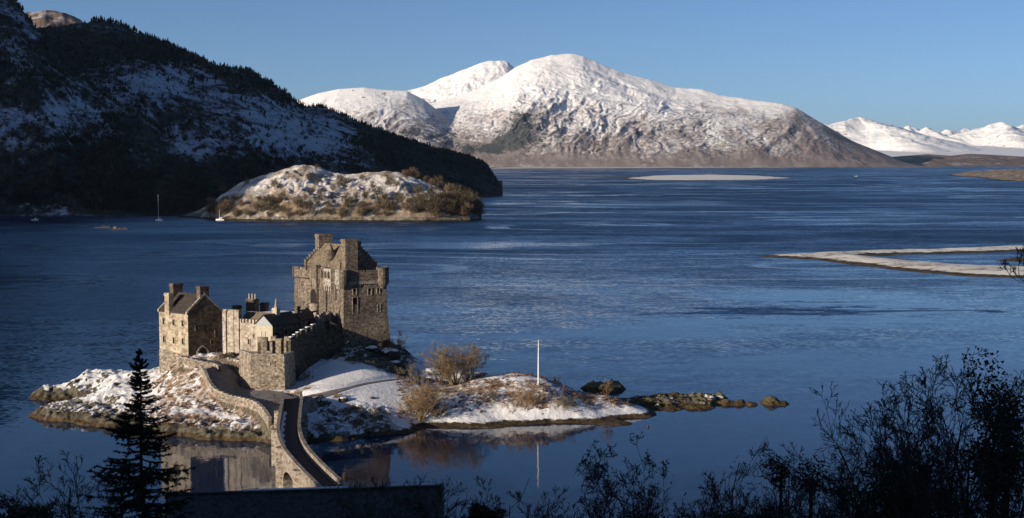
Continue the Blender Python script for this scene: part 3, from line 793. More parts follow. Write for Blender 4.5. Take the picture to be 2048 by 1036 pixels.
def flatten(XX, YY, ZZ, line, half):
    best = np.full(XX.shape, 1e9); zz = np.zeros(XX.shape); hh = np.zeros(XX.shape)
    for i in range(len(line) - 1):
        a, b = line[i], line[i + 1]; e = b[:2] - a[:2]
        t = np.clip(((XX - a[0]) * e[0] + (YY - a[1]) * e[1]) / max(e @ e, 1e-9), 0, 1)
        d = np.hypot(XX - a[0] - e[0] * t, YY - a[1] - e[1] * t)
        m = d < best
        best = np.where(m, d, best); zz = np.where(m, a[2] + (b[2] - a[2]) * t, zz); hh = np.where(m, half(i), hh)
    w = 1 - smooth(0.2, 1.6, best - hh)
    return ZZ * (1 - w) + (zz - 0.12) * w, w

def island_z(XX, YY, full=False):
    Z0 = TP(XX, YY)
    rough = smooth(0.3, 3, Z0) * 0.0 + 1
    n = fbm(XX / 5.0, YY / 5.0, 5, 301, 0.55)
    r = ridged(XX / 9.0 + 0.4 * n, YY / 7.0, 5, 311, 0.55) - 0.55
    px = 1024 + F * XX / YY
    lawn = smooth(600, 660, px) * smooth(850, 780, px) * smooth(279.5, 284, YY) * smooth(304, 300, YY)
    k = (1 - 0.9 * lawn)
    left = smooth(560, 520, px)
    shelf = smooth(820, 900, px) * 0.35
    crag = smooth(600, 640, px) * smooth(850, 800, px) * smooth(301, 306, YY)
    r2 = ridged(XX / 3.6 + 0.3 * n, YY / 3.0, 4, 351, 0.55) - 0.55
    edge = left * smooth(-1.2, 0.2, Z0) * smooth(2.6, 0.8, Z0)
    tips = smooth(270, 215, px)
    bank = smooth(600, 640, px) * smooth(800, 760, px) * smooth(284, 281, YY)
    ZZ = Z0 + k * (0.45 * n + (0.9 * left + 2.2 * crag + 0.35 + 0.3 * shelf) * r * 0.9 + (1.1 * left + 1.6 * crag + 0.3) * 0.7 * r2) * (0.45 + 0.55 * smooth(-0.5, 2.0, Z0)) + 1.7 * edge * (r2 + 0.12) + 1.3 * tips * smooth(0.3, 2, Z0) * (r + 0.1) + bank * 1.2 * r2
    ZZ, wp = flatten(XX, YY, ZZ, PATH, lambda i: path_half(i, len(PATH) - 1))
    sd = poly_sd(XX, YY, FORE_POLY); near = sd > -2.5
    if near.any():
        pts = FORE.reshape(-1, 3); q = np.stack([XX[near], YY[near]], 1); zz = np.zeros(len(q))
        for i in range(0, len(q), 4000):
            d2 = ((q[i:i + 4000, None] - pts[None, :, :2]) ** 2).sum(2); w = 1 / (d2 + 0.05) ** 2; zz[i:i + 4000] = (w * pts[None, :, 2]).sum(1) / w.sum(1)
        wf = smooth(-1.2, -0.3, sd[near]); ZZ = ZZ.copy(); ZZ[near] = ZZ[near] * (1 - wf) + (zz - 0.22) * wf
    return (ZZ, Z0, lawn, crag, px) if full else ZZ
def iz(x, y):
    return float(island_z(np.array([[x]]), np.array([[y]]))[0, 0])
def build_island():
    x = np.arange(-116, 36, 0.36); y = np.arange(262, 364, 0.36)
    XX, YY = np.meshgrid(x, y)
    ZZ, Z0, lawn, crag, px = island_z(XX, YY, True)
    sl, gx, gy = slope_of(XX, YY, ZZ)
    py = pxy(XX, YY, ZZ)
    sn = 0.60 + 0.15 * fbm(XX / 7, YY / 7, 4, 5) - 0.55 * smooth(0.75, 1.5, sl)
    lft = smooth(600, 560, px)
    sn += 0.55 * lawn - 0.06 * smooth(270, 330, px) * smooth(560, 500, px) - 0.26 * crag
    sn -= 0.75 * lft * smooth(2.0, 1.1, ZZ) + 0.14 * smooth(600, 640, px) * smooth(800, 760, px) * smooth(283, 279, YY)
    sn += 0.30 * smooth(820, 900, px) * smooth(812, 828, py)          # clean snow on the low shelf above the beach
    sn -= 0.16 * smooth(800, 850, px) * smooth(820, 800, py) * smooth(755, 765, py)
    sn += 0.16 * smooth(330, 270, px) * smooth(1.8, 2.6, ZZ) * smooth(1.3, 0.7, sl)
    rock = 0.16 + 0.5 * smooth(0.8, 1.4, sl) + 0.5 * crag + 0.45 * smooth(330, 250, px) + 0.5 * lft * smooth(2.6, 1.2, ZZ) + 0.4 * smooth(600, 640, px) * smooth(800, 760, px) * smooth(283, 279, YY) - 0.1 * lawn
    tag(grid_mesh('island_ground', XX, YY, ZZ, M['island'], {'snow': sn, 'wood': ZZ * 0, 'rock': rock}, ZZ > -1.6,
              'rocky castle island with snow, brown grass and seaweed shore'), kind='structure')
    def ribbon(name, line, half, lab):
        V = []; Fq = []
        for i, p in enumerate(line):
            d = line[min(i + 1, len(line) - 1)] - line[max(i - 1, 0)]; d = d[:2] / np.linalg.norm(d[:2]); nrm = np.array([-d[1], d[0]])
            h = half(i)
            for s in (-1, -0.5, 0, 0.5, 1):
                q = p[:2] + nrm * s * h; V.append((q[0], q[1], p[2] + 0.02 * (1 - s * s)))
            if i:
                for k in range(4):
                    a = (i - 1) * 5 + k; Fq.append([a, a + 1, a + 6, a + 5][::-1])
        tag(link_mesh(name, V, Fq, M['asphalt']), lab, kind='structure')
    n, k, _ = FORE.shape; ix = np.arange(n * k).reshape(n, k)
    Q = np.stack([ix[:-1, :-1], ix[1:, :-1], ix[1:, 1:], ix[:-1, 1:]], -1).reshape(-1, 4)
    tag(link_mesh('road', FORE.reshape(-1, 3), Q, M['asphalt'], smooth_=True), 'grey tarred approach road between the parapet and the bastion', kind='structure')
    PT = PATH.copy(); PT[:, 2] += 0.004
    ribbon('path', PT, lambda i: path_half(i, len(PATH) - 1), 'grey path crossing the snowy lawn')
build_island()

def rock_land(name, lobes, label, seed, snow=0.2, res=0.3, rock=0.45):
    """low skerry: lobes of (px, py at waterline centre, half width px, half depth m, height)"""
    C = [(P(a, b, z=0.0), w, d, h) for a, b, w, d, h in lobes]
    C = [(c, w / F * c[1], d, h) for c, w, d, h in C]
    x = np.arange(min(c[0] - w for c, w, d, h in C) - 3, max(c[0] + w for c, w, d, h in C) + 3, res)
    y = np.arange(min(c[1] - d for c, w, d, h in C) - 3, max(c[1] + d for c, w, d, h in C) + 3, res)
    XX, YY = np.meshgrid(x, y); ZZ = np.full(XX.shape, -1.0)
    for c, w, d, h in C:
        q = ((XX - c[0]) / w) ** 2 + ((YY - c[1]) / d) ** 2
        ZZ = np.maximum(ZZ, (h + 0.7) * np.maximum(1 - q, -0.6) ** 1 - 0.7)
    amp = min(1.0, max(c[3] for c in C) ** 1.5); ZZ += amp * (0.40 + 0.40 * np.maximum(ZZ, 0)) * (1.2 * fbm(XX / 2.4, YY / 2.4, 5, seed, 0.6) + 1.9 * (ridged(XX / 3.4, YY / 2.2, 5, seed + 2, 0.6) - 0.55))
    return grid_mesh(name, XX, YY, ZZ, M['skerry'], {'snow': snow + 0 * ZZ, 'wood': 0 * ZZ, 'rock': rock + 0 * ZZ}, ZZ > -0.8, label)
rock_land('skerry', [(1330, 806, 92, 13, 0.80), (1380, 804, 84, 13, 0.85), (1285, 804, 50, 9, 0.75), (1452, 807, 34, 4, 0.6), (1412, 800, 52, 6.0, 1.0), (1392, 800, 40, 4.2, 1.15), (1436, 798, 30, 4.2, 1.1), (1390, 813, 60, 4.4, 0.9), (1345, 792, 70, 2.2, 0.6)], 'brown weedy skerry trailing off the island tip', 401, 0.26)
def skerry_thing(name, lobes, label, seed, group='rocks off the island tip', snow=0.1):
    o = rock_land(name, lobes, None, seed, snow)
    if 'kind' in o: del o['kind']
    tag(o, label, 'rock', group)
skerry_thing('rock', [(1190, 777, 34, 5.0, 1.35), (1226, 777, 30, 5.4, 1.5), (1208, 780, 42, 4.4, 1.3)], 'long dark rock behind the snowy tip of the castle island', 411, snow=-0.1)
skerry_thing('rock', [(1480, 808, 22, 3.0, 0.75), (1502, 809, 20, 2.4, 0.7), (1462, 808, 18, 2.4, 0.6)], 'flat dark rock between the brown skerry and the outermost rock', 412)
skerry_thing('rock', [(1542, 806, 26, 4.2, 1.15), (1560, 808, 24, 3.2, 0.7)], 'outermost humped rock at the far end of the skerry', 413)
skerry_thing('rock', [(1296, 854, 5, 0.8, 0.5)], 'small dark stone awash just below the sunlit beach', 414)
skerry_thing('rock', [(1274, 856, 2.5, 0.5, 0.35)], 'smallest dark stone awash below the sunlit beach', 415)

# ------------------------------------------------------------------ castle helpers
def frame(origin, bdeg, bl=None):
    """local axes of a rectangular building: r runs right and away along its front-right face, l runs left and away"""
    b = math.radians(bdeg); o = np.array(origin, float)[:2]
    r = np.array([math.cos(b), math.sin(b)]); b2 = b if bl is None else math.radians(bl); l = np.array([-math.sin(b2), math.cos(b2)])
    def q(i, j, z=None):
        p = o + r * i + l * j
        return (p[0], p[1]) if z is None else (p[0], p[1], z)
    q.r = np.array([r[0], r[1], 0]); q.l = np.array([l[0], l[1], 0]); q.nr = -q.l; q.nl = -q.r
    return q

def window(parent, q, face, u, z, w, h, label=None, jamb='coping', proud=0.05, name='window'):
    """face 'r': front-right face (j = 0 side), u along r; face 'l': left face (i = 0 side), u along l. Dark pane with a stone surround."""
    ax, nrm = (q.r, -q.l) if face == 'r' else (q.l, -q.r)
    base = np.array(q(u, 0, z)) if face == 'r' else np.array(q(0, u, z))
    return window_at(parent, base, ax, nrm, w, h, jamb, name, proud)

def window_at(parent, base, ax, nrm, w, h, jamb='coping', name='window', proud=0.05, t=0.15):
    up = np.array([0, 0, 1.0])
    o = base - ax * (w / 2) - up * (h / 2)
    pane = MB().box(o - nrm * 0.2, ax * w, nrm * (0.2 + proud * 0.4), up * h).build(name, M['glass'] if name == 'window' else M['door'], parent)
    fr = MB()
    fr.box(o - ax * t - up * t - nrm * 0.2, ax * (w + 2 * t), nrm * (0.2 + proud * 3.2), up * t)
    fr.box(o - ax * t + up * h - nrm * 0.2, ax * (w + 2 * t), nrm * (0.2 + proud * 3), up * t)
    fr.box(o - ax * t - nrm * 0.2, ax * t, nrm * (0.2 + proud * 2.8), up * h)
    fr.box(o + ax * w - nrm * 0.2, ax * t, nrm * (0.2 + proud * 2.8), up * h)
    fr.build('frame', M[jamb], pane)
    return pane

def chimney(parent, c, ax, ay, w, d, z0, z1, mat, pots=0, name='chimney', snow=True):
    c = np.array([c[0], c[1], 0.0]); ax = np.array(ax, float); ay = np.array(ay, float)
    mb = MB()
    def slab(e, a, b): mb.box(c - ax * (w / 2 + e) - ay * (d / 2 + e) + np.array([0, 0, a]), ax * (w + 2 * e), ay * (d + 2 * e), np.array([0, 0, b - a]))
    slab(0, z0, z1 - 0.55); slab(0.14, z1 - 0.55, z1 - 0.3); slab(0.05, z1 - 0.3, z1)
    o = mb.build(name, mat, parent)
    for k in range(pots):
        p = c + ax * ((k + 0.5) / pots - 0.5) * w
        MB().lathe((p[0], p[1]), [(0.24, z1), (0.19, z1 + 0.25), (0.17, z1 + 0.95), (0.23, z1 + 1.0), (0.23, z1 + 1.12)], 10).build('chimney_pot', M['white_wall'], o)
    return o

def crow_gable(mb, q, j, t, i0, i1, zb, ze, zr, n=7, over=0.35):
    """stepped gable wall across the roof at local j (thickness t), from i0 to i1"""
    mid = (i0 + i1) / 2
    for s in range(2 * n):
        a = i0 + (i1 - i0) * s / (2 * n); b = i0 + (i1 - i0) * (s + 1) / (2 * n)
        k = s if s < n else 2 * n - 1 - s
        z = ze + (zr - ze) * (k + 1) / n + over
        mb.box(np.array(q(a, j, zb)), q.r * (b - a), q.l * t, np.array([0, 0, z - zb]))

def merlons(mb, a, b, z0, z1, zs, w=1.5, gap=0.7, t=0.5, inward=None):
    """battlement along a-b standing on z0 (sill height zs between merlons, z1 at their tops); inward = unit normal"""
    a = np.array(a, float); b = np.array(b, float); L = np.linalg.norm(b - a); d = (b - a) / L
    n = max(1, int(round((L + gap) / (w + gap)))); gp = gap; mw = (L - gp * (n - 1)) / n
    d3 = np.array([d[0], d[1], 0]); i3 = np.array([inward[0], inward[1], 0])
    mb.box((a[0], a[1], z0), d3 * L, i3 * t, (0, 0, zs - z0))
    for k in range(n):
        p = a + d * (k * (mw + gp))
        mb.box((p[0], p[1], zs), d3 * mw, i3 * t, (0, 0, z1 - zs))
    return [(a + d * (k * (mw + gp)), mw) for k in range(n)]

# ------------------------------------------------------------------ the keep
KZ = 28.9      # wall head
def build_keep():
    K0 = P(688, 668, Y=312.0)
    q = frame(K0, 22.0, 42.0); W, L = 10.0, 19.8
    root = empty('castle_keep', (K0[0], K0[1], 12.0), 'tall square brown stone keep on the rock with stepped gables', 'castle tower', None)
    st = M['keep_stone']
    # tapering main body, battered foot
    mb = MB()
    def ring(e, z): return [q(-e, -e, z), q(W + e, -e, z), q(W + e, L + e, z), q(-e, L + e, z)]
    rings = [ring(0.75, 7.5), ring(0.42, 15.5), ring(0.15, 19.0), ring(0.0, KZ - 2.6)]
    for a, b in zip(rings[:-1], rings[1:]):
        for i in range(4): mb.poly([a[i], a[(i + 1) % 4], b[(i + 1) % 4], b[i]])
    mb.poly(rings[-1])
    mb.build('wall', st, root)
    # parapet on a corbel course
    pb = MB(); e = 0.28; zc = KZ - 2.6
    pa = [q(-e, -e), q(W + e, -e), q(W + e, L + e), q(-e, L + e)]
    inn = [q(0.45, 0.45), q(W - 0.45, 0.45), q(W - 0.45, L - 0.45), q(0.45, L - 0.45)]
    for i in range(4):
        k = (i + 1) % 4
        d = np.array(pa[k]) - np.array(pa[i]); d /= np.linalg.norm(d); n_in = np.array([-d[1], d[0]])
        if i == 0: merlons(pb, pa[i], pa[k], zc + 0.3, KZ + 0.15, KZ - 0.25, 2.2, 0.45, 0.55, n_in)
        elif i == 3: merlons(pb, pa[i], np.array(pa[k]), zc + 0.3, KZ + 0.1, KZ - 0.55, 2.6, 0.5, 0.55, n_in)
        else: merlons(pb, pa[i], pa[k], zc + 0.3, KZ, KZ - 0.4, 2.0, 0.6, 0.55, n_in)
    pb.poly([q(0.2, 0.2, zc + 0.35), q(W - .2, 0.2, zc + 0.35), q(W - .2, L - .2, zc + 0.35), q(0.2, L - .2, zc + 0.35)])
    pb.build('parapet', st, root)
    cb = MB()
    for k in range(20):
        u = 0.3 + k * (W - 0.6) / 19
        cb.box(np.array(q(u - 0.16, -0.30, zc - 0.35)), q.r * 0.32, q.l * 0.5, (0, 0, 0.66))
    for k in range(16):
        u = 0.3 + k * 8.0 / 15
        cb.box(np.array(q(-0.30, u - 0.16, zc - 0.35)), q.r * 0.5, q.l * 0.32, (0, 0, 0.66))
    cb.build('corbel_course', M['coping'], root)
    # roof between two crow stepped gables
    i0, i1, j0, j1, ze, zr = 0.7, 8.6, 2.6, 15.6, KZ + 1.2, 34.4
    mid = (i0 + i1) / 2
    rb = MB()
    rb.poly([q(i0 - .1, j0, ze), q(mid, j0, zr), q(mid, j1, zr), q(i0 - .1, j1, ze)])
    rb.poly([q(i1 + .1, j0, ze), q(i1 + .1, j1, ze), q(mid, j1, zr), q(mid, j0, zr)])
    rb.box(np.array(q(mid - 0.12, j0, zr - 0.08)), q.r * 0.24, q.l * (j1 - j0), (0, 0, 0.2))
    rb.build('roof', M['tan_slate'], root)
    cap = MB()
    cap.prism([q(i0, j0), q(i1, j0), q(i1, j1), q(i0, j1)], KZ - 2.2, ze - 0.02)
    cap.build('cap_house_wall', st, root)
    g = MB(); crow_gable(g, q, j1 - 0.05, 0.7, i0 - .4, i1 + .4, KZ - 2.2, ze - 0.2, zr, 8); g.build('stepped_gable', st, root)
    g = MB(); crow_gable(g, q, j0 - 0.65, 0.7, i0 - .4, i1 + .4, KZ - 2.2, ze - 0.2, zr, 8); g.build('stepped_gable', st, root)
    # chimneys
    c = q(mid + 0.2, j1 + 0.3); chimney(root, c, q.r, q.l, 3.3, 1.5, KZ, 36.6, st)
    c = q(2.2, 1.3); chimney(root, c, q.r, q.l, 2.9, 1.6, KZ - 2.2, 36.1, st)
    c = q(4.4, 2.4); chimney(root, c, q.r, q.l, 1.5, 1.4, KZ, 35.5, st)
    # cap house turret with a stone cone on the long face
    tb = MB(); c = q(2.0, 8.4)
    tb.lathe(c, [(1.35, KZ - 2.0), (1.35, 31.2), (1.55, 31.3), (1.55, 31.6), (1.2, 32.4), (0.55, 33.8), (0.12, 34.7)], 14)
    tb.build('stair_turret', st, root, False)
    # buttress strips and the hollow between them on the long face
    bb = MB()
    for (u0, u1, d, z0, z1) in ((6.2, 8.4, 0.55, 14, KZ + 0.6), (9.6, 11.4, 0.7, 14, KZ + 0.9), (2.6, 3.2, 0.4, KZ - 6.5, KZ + 0.3), (12.2, 12.7, 0.35, KZ - 7.5, KZ + 0.3)):
        bb.box(np.array(q(-d, u0, z0)), q.r * (d + 0.02), q.l * (u1 - u0), (0, 0, z1 - z0))
    bb.build('buttress', st, root)
    # box bartizan with machicolation over the long face
    mb = MB()
    mb.box(np.array(q(-1.0, 3.3, KZ - 3.6)), q.r * 1.0, q.l * 2.8, (0, 0, 4.0))
    for k in range(4): mb.box(np.array(q(-0.9, 3.4 + k * 0.8, KZ - 4.7)), q.r * 0.9, q.l * 0.34, (0, 0, 1.1))
    bx = mb.build('machicolation', M['coping'], root)
    for u in (4.0, 5.3): window_at(bx, np.array(q(-1.0, u, KZ - 1.0)), q.l, -q.r, 0.5, 1.3, 'keep_stone')
    mb = MB()
    mb.box(np.array(q(-0.8, 0.3, KZ - 3.0)), q.r * 0.8, q.l * 1.6, (0, 0, 3.4))
    for k in range(3): mb.box(np.array(q(-0.7, 0.4 + k * 0.55, KZ - 3.9)), q.r * 0.7, q.l * 0.3, (0, 0, 0.9))
    mb.build('machicolation', M['coping'], root)
    # round corner turret at the right end of the front face, corbelled out
    c = q(W - 0.65, 0.45)
    tb = MB(); tb.lathe(c, [(0.3, KZ - 4.5), (0.75, KZ - 4.0), (1.1, KZ - 3.4), (1.38, KZ - 2.9), (1.46, KZ - 2.8), (1.46, KZ + 0.75), (1.22, KZ + 0.75), (1.22, KZ + 0.3)], 18)
    tb.build('corner_turret', st, root)
    c = q(0.0, 0.0); tb = MB(); tb.lathe(c, [(0.3, KZ - 4.0), (0.75, KZ - 3.3), (1.05, KZ - 2.8), (1.05, KZ + 0.35), (0.85, KZ + 0.35), (0.85, KZ)], 14)
    tb.build('corner_turret', st, root)
    # half round drum with a flat dark arch above it, painted for a recess's shade
    c = q(-0.05, 11.2); tb = MB()
    tb.lathe(c, [(1.55, 10.5), (1.5, 20.4), (1.62, 20.5), (1.62, 20.8), (1.3, 21.0)], 16); tb.build('drum_turret', M['pale_harl'], root)
    a = MB(); cz = 22.9; pts = []
    for k in range(13):
        t = math.pi * k / 12; pts.append((10.8 + 1.15 * math.cos(t), cz + 1.4 * math.sin(t)))
    pts = [(11.95, 20.4)] + pts + [(9.65, 20.4)]
    a.poly([q(-0.76, u, z) for u, z in pts]); a.build('painted_recess', M['door'], root)
    # windows: long face
    for u, z, w, h in ((5.9, KZ - 1.6, 0.8, 3.2), (8.95, KZ - 2.4, 0.9, 3.8), (11.9, KZ - 2.6, 0.8, 3.4), (7.3, KZ - 1.0, 0.45, 1.6), (2.0, KZ - 4.9, 0.9, 1.3), (1.5, 21.8, 0.5, 1.1), (1.2, 17.2, 0.5, 1.2), (5.0, 24.3, 0.5, 0.8), (16.5, 25.0, 0.5, 0.9), (4.6, 19.2, 0.45, 0.9)):
        dd = 0.56 if 6.2 < u < 8.4 else 0.0
        window_at(root, np.array(q(-dd, u, z)), q.l, -q.r, w, h, 'keep_stone')
    # windows: front face
    for u, z, w, h in ((2.5, KZ - 4.6, 0.75, 1.3), (6.0, KZ - 4.7, 0.75, 1.5), (8.0, KZ - 4.6, 0.55, 1.2), (2.55, 21.2, 1.05, 3.5), (8.1, 20.3, 0.5, 1.5), (2.5, 16.9, 0.25, 1.6)):
        window_at(root, np.array(q(u, -0.02 - (0.06 if z < 22 else 0), z)), q.r, -q.l, w, h, 'bastion_stone')
    return q
KQ = build_keep()

# ------------------------------------------------------------------ tall gabled house over the gate
def build_house():
    O = np.array(P(377, 716, Y=303.0)); q = frame(O, 33.0, 52.0); W, L = 7.7, 9.9
    ze, zr = 20.5, 24.3
    root = empty('gabled_house', (O[0], O[1], 9.0), 'tall gabled stone house with brown slate roof and arched gate', 'house', None)
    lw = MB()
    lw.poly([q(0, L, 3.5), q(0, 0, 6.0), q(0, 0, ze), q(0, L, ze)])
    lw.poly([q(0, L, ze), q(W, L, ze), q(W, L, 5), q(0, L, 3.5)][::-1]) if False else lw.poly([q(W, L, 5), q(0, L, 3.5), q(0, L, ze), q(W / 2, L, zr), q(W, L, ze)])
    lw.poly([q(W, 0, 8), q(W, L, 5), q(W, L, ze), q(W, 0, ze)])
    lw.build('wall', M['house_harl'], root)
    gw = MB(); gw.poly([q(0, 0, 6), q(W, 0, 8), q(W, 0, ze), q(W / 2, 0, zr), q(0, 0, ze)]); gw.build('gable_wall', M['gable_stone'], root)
    bt = MB(); bt.poly([q(-0.12, L, 3.0), q(-0.12, 0.0, 6.0), q(-0.12, 0.0, 11.2), q(-0.12, L, 12.0)]); bt.poly([q(-0.12, 0, 11.2), q(0, 0, 11.2), q(0, L, 12.0), q(-0.12, L, 12.0)])
    bt.build('plinth', M['gable_stone'] if False else M['bastion_stone'], root)
    rf = MB(); o = 0.25
    for (ia, ib) in ((-o, W / 2), (W + o, W / 2)):
        za = ze - o * (zr - ze) / (W / 2)
        n = np.array([0, 0, 0.18])
        A, B, C, D = [np.array(v) for v in (q(ia, 0.32, za), q(ib, 0.32, zr), q(ib, L - 0.3, zr), q(ia, L - 0.3, za))]
        rf.poly([A + n, B + n, C + n, D + n]); rf.poly([A, A + n, D + n, D]); rf.poly([A, B, B + n, A + n])
    rf.build('roof', M['slate'], root)
    for j in (-0.08, L - 0.32):
        sk = MB()
        for (ia, ib) in ((-0.3, W / 2), (W + 0.3, W / 2)):
            A, B = np.array(q(ia, j, ze - 0.3)), np.array(q(ib, j, zr - 0.05)); u = np.array([0, 0, 0.55]); t = q.l * 0.4
            sk.poly([A, B, B + u, A + u]); sk.poly([A + u, B + u, B + u + t, A + u + t]); sk.poly([A + t, A + u + t, B + u + t, B + t]); sk.poly([A, A + u, A + u + t, A + t])
        sk.build('skew', M['coping'], root)
    chimney(root, q(W / 2, 0.55), q.r, q.l, 2.0, 1.2, zr - 1.4, zr + 1.9, M['gable_stone'])
    chimney(root, q(W / 2 - 0.2, L - 0.6), q.r, q.l, 2.2, 1.2, zr - 1.4, zr + 2.1, M['gable_stone'])
    chimney(root, q(0.15, 6.6), q.r, q.l, 1.0, 1.5, ze - 0.8, zr + 0.3, M['house_harl'])
    for u in (1.7, 4.8, 8.2):
        for z in (18.2, 14.2): window(root, q, 'l', u, z, 0.6, 1.35, jamb='house_harl')
    for u, z, w, h in ((6.5, 15.6, 0.65, 1.4), (5.4, 13.8, 0.5, 1.0), (1.9, 17.2, 0.4, 0.9), (6.7, 11.6, 0.4, 0.9)): window(root, q, 'r', u, z, w, h, jamb='gable_stone')
    # pointed gate
    zb = 10.3; cx = 3.2
    def arch(w, h, hh):
        return [(cx - w, zb - .6), (cx + w, zb - .6), (cx + w, zb + h), (cx + w * 0.62, zb + h + hh * 0.6), (cx, zb + h + hh), (cx - w * 0.62, zb + h + hh * 0.6), (cx - w, zb + h)]
    d = MB().poly([q(u, -0.12, z) for u, z in arch(0.95, 1.6, 1.0)]).build('door', M['door'], root)
    A, B = arch(1.35, 1.65, 1.35), arch(0.95, 1.6, 1.0); fr = MB()
    for k in range(1, 7):
        k2 = (k + 1) % 7
        fr.poly([q(A[k][0], -0.16, A[k][1]), q(A[k2][0], -0.16, A[k2][1]), q(B[k2][0], -0.16, B[k2][1]), q(B[k][0], -0.16, B[k][1])])
        fr.poly([q(A[k][0], -0.16, A[k][1]), q(A[k][0], 0.05, A[k][1]), q(A[k2][0], 0.05, A[k2][1]), q(A[k2][0], -0.16, A[k2][1])])
    fr.build('frame', M['coping'], d)
    return q
HQ = build_house()

# ------------------------------------------------------------------ pale curtain wall between house and hall
def build_curtain():
    S = np.array([X(441.5, 306.8), 306.8]); E = np.array([X(512, 302.0), 302.0])
    root = empty('curtain_wall', (S[0], S[1], 10), 'pale sunlit curtain wall with pilasters beside the gabled house', 'wall')
    d = (E - S) / np.linalg.norm(E - S); L = np.linalg.norm(E - S); inn = np.array([-d[1], d[0]]); out = -inn
    d3 = np.array([d[0], d[1], 0]); i3 = np.array([inn[0], inn[1], 0])
    A = np.array([S[0], S[1], 8.5])
    mb = MB()
    mb.box(A, d3 * (L * 0.42), i3 * 0.9, (0, 0, 20.9 - 8.5 - 0.9)); mb.box(A + d3 * (L * 0.42), d3 * (L * 0.58), i3 * 0.9, (0, 0, 18.3 - 8.5))
    mb.build('wall', M['pale_harl'], root)
    p = MB()
    for f, w in ((0.005, 0.9), (0.15, 1.7), (0.335, 1.3)):
        p.box(A + d3 * (f * L) - i3 * 0.28, d3 * w, i3 * 0.28, (0, 0, 20.7 - 8.5))
    p.build('pilaster', M['pale_harl'], root)
    m = MB()
    for f, w in ((0.0, 1.0), (0.15, 1.7), (0.33, 1.2)): m.box(A + d3 * (f * L) + np.array([0, 0, 11.51]), d3 * w, i3 * 0.9, (0, 0, 1.0))
    for k in range(7): m.box(A + d3 * (L * 0.45 + k * 0.92) + np.array([0, 0, 9.81]), d3 * 0.55, i3 * 0.5, (0, 0, 0.85))
    m.build('merlon', M['pale_harl'], root)
    base = lambda f, z: np.array([S[0] + d[0] * f * L, S[1] + d[1] * f * L, z])
    for f, z, w, h in ((0.74, 14.3, 0.45, 1.1), (0.87, 15.6, 0.35, 0.8)): window_at(root, base(f, z), d3, -i3, w, h, 'pale_harl')
    return S, E, d, inn
CW = build_curtain()

# ------------------------------------------------------------------ buildings round the courtyard
def gabled(name, O, b, W, L, z0, ze, zr, ridge, wall, roof, label, over=0.2, skew=True):
    """rectangular house; ridge 'l' runs along l (gable shows on the front-right face), 'r' runs along r (gable shows on the left face)"""
    q = frame(O, b); root = empty(name, (O[0], O[1], z0), label, 'building')
    w = MB()
    if ridge == 'l':
        w.poly([q(0, 0, z0), q(W, 0, z0), q(W, 0, ze), q(W / 2, 0, zr), q(0, 0, ze)]); w.poly([q(W, L, z0), q(0, L, z0), q(0, L, ze), q(W / 2, L, zr), q(W, L, ze)])
        w.poly([q(0, L, z0), q(0, 0, z0), q(0, 0, ze), q(0, L, ze)]); w.poly([q(W, 0, z0), q(W, L, z0), q(W, L, ze), q(W, 0, ze)])
        sides = [(q(-over, -over), q(-over, L + over), q(W / 2, L + over), q(W / 2, -over)), (q(W + over, L + over), q(W + over, -over), q(W / 2, -over), q(W / 2, L + over))]; half = W / 2
    else:
        w.poly([q(0, L, z0), q(0, 0, z0), q(0, 0, ze), q(0, L / 2, zr), q(0, L, ze)]); w.poly([q(W, 0, z0), q(W, L, z0), q(W, L, ze), q(W, L / 2, zr), q(W, 0, ze)])
        w.poly([q(0, 0, z0), q(W, 0, z0), q(W, 0, ze), q(0, 0, ze)]); w.poly([q(W, L, z0), q(0, L, z0), q(0, L, ze), q(W, L, ze)])
        sides = [(q(W + over, -over), q(-over, -over), q(-over, L / 2), q(W + over, L / 2)), (q(-over, L + over), q(W + over, L + over), q(W + over, L / 2), q(-over, L / 2))]; half = L / 2
    w.build('wall', wall, root)
    r = MB(); zo = ze - over * (zr - ze) / half; t = 0.16
    for s in sides:
        a, bb, c, d = [np.array([s[0][0], s[0][1], zo]), np.array([s[1][0], s[1][1], zo]), np.array([s[2][0], s[2][1], zr]), np.array([s[3][0], s[3][1], zr])]
        u = np.array([0, 0, t]); lo = np.array([0, 0, 0.02])
        r.poly([a + u, d + u, c + u, bb + u][::-1]); r.poly([a + lo, bb + lo, bb + u, a + u]); r.poly([a + lo, a + u, d + u, d + lo]); r.poly([bb + lo, c + lo, c + u, bb + u])
    r.build('roof', roof, root)
    return root, q

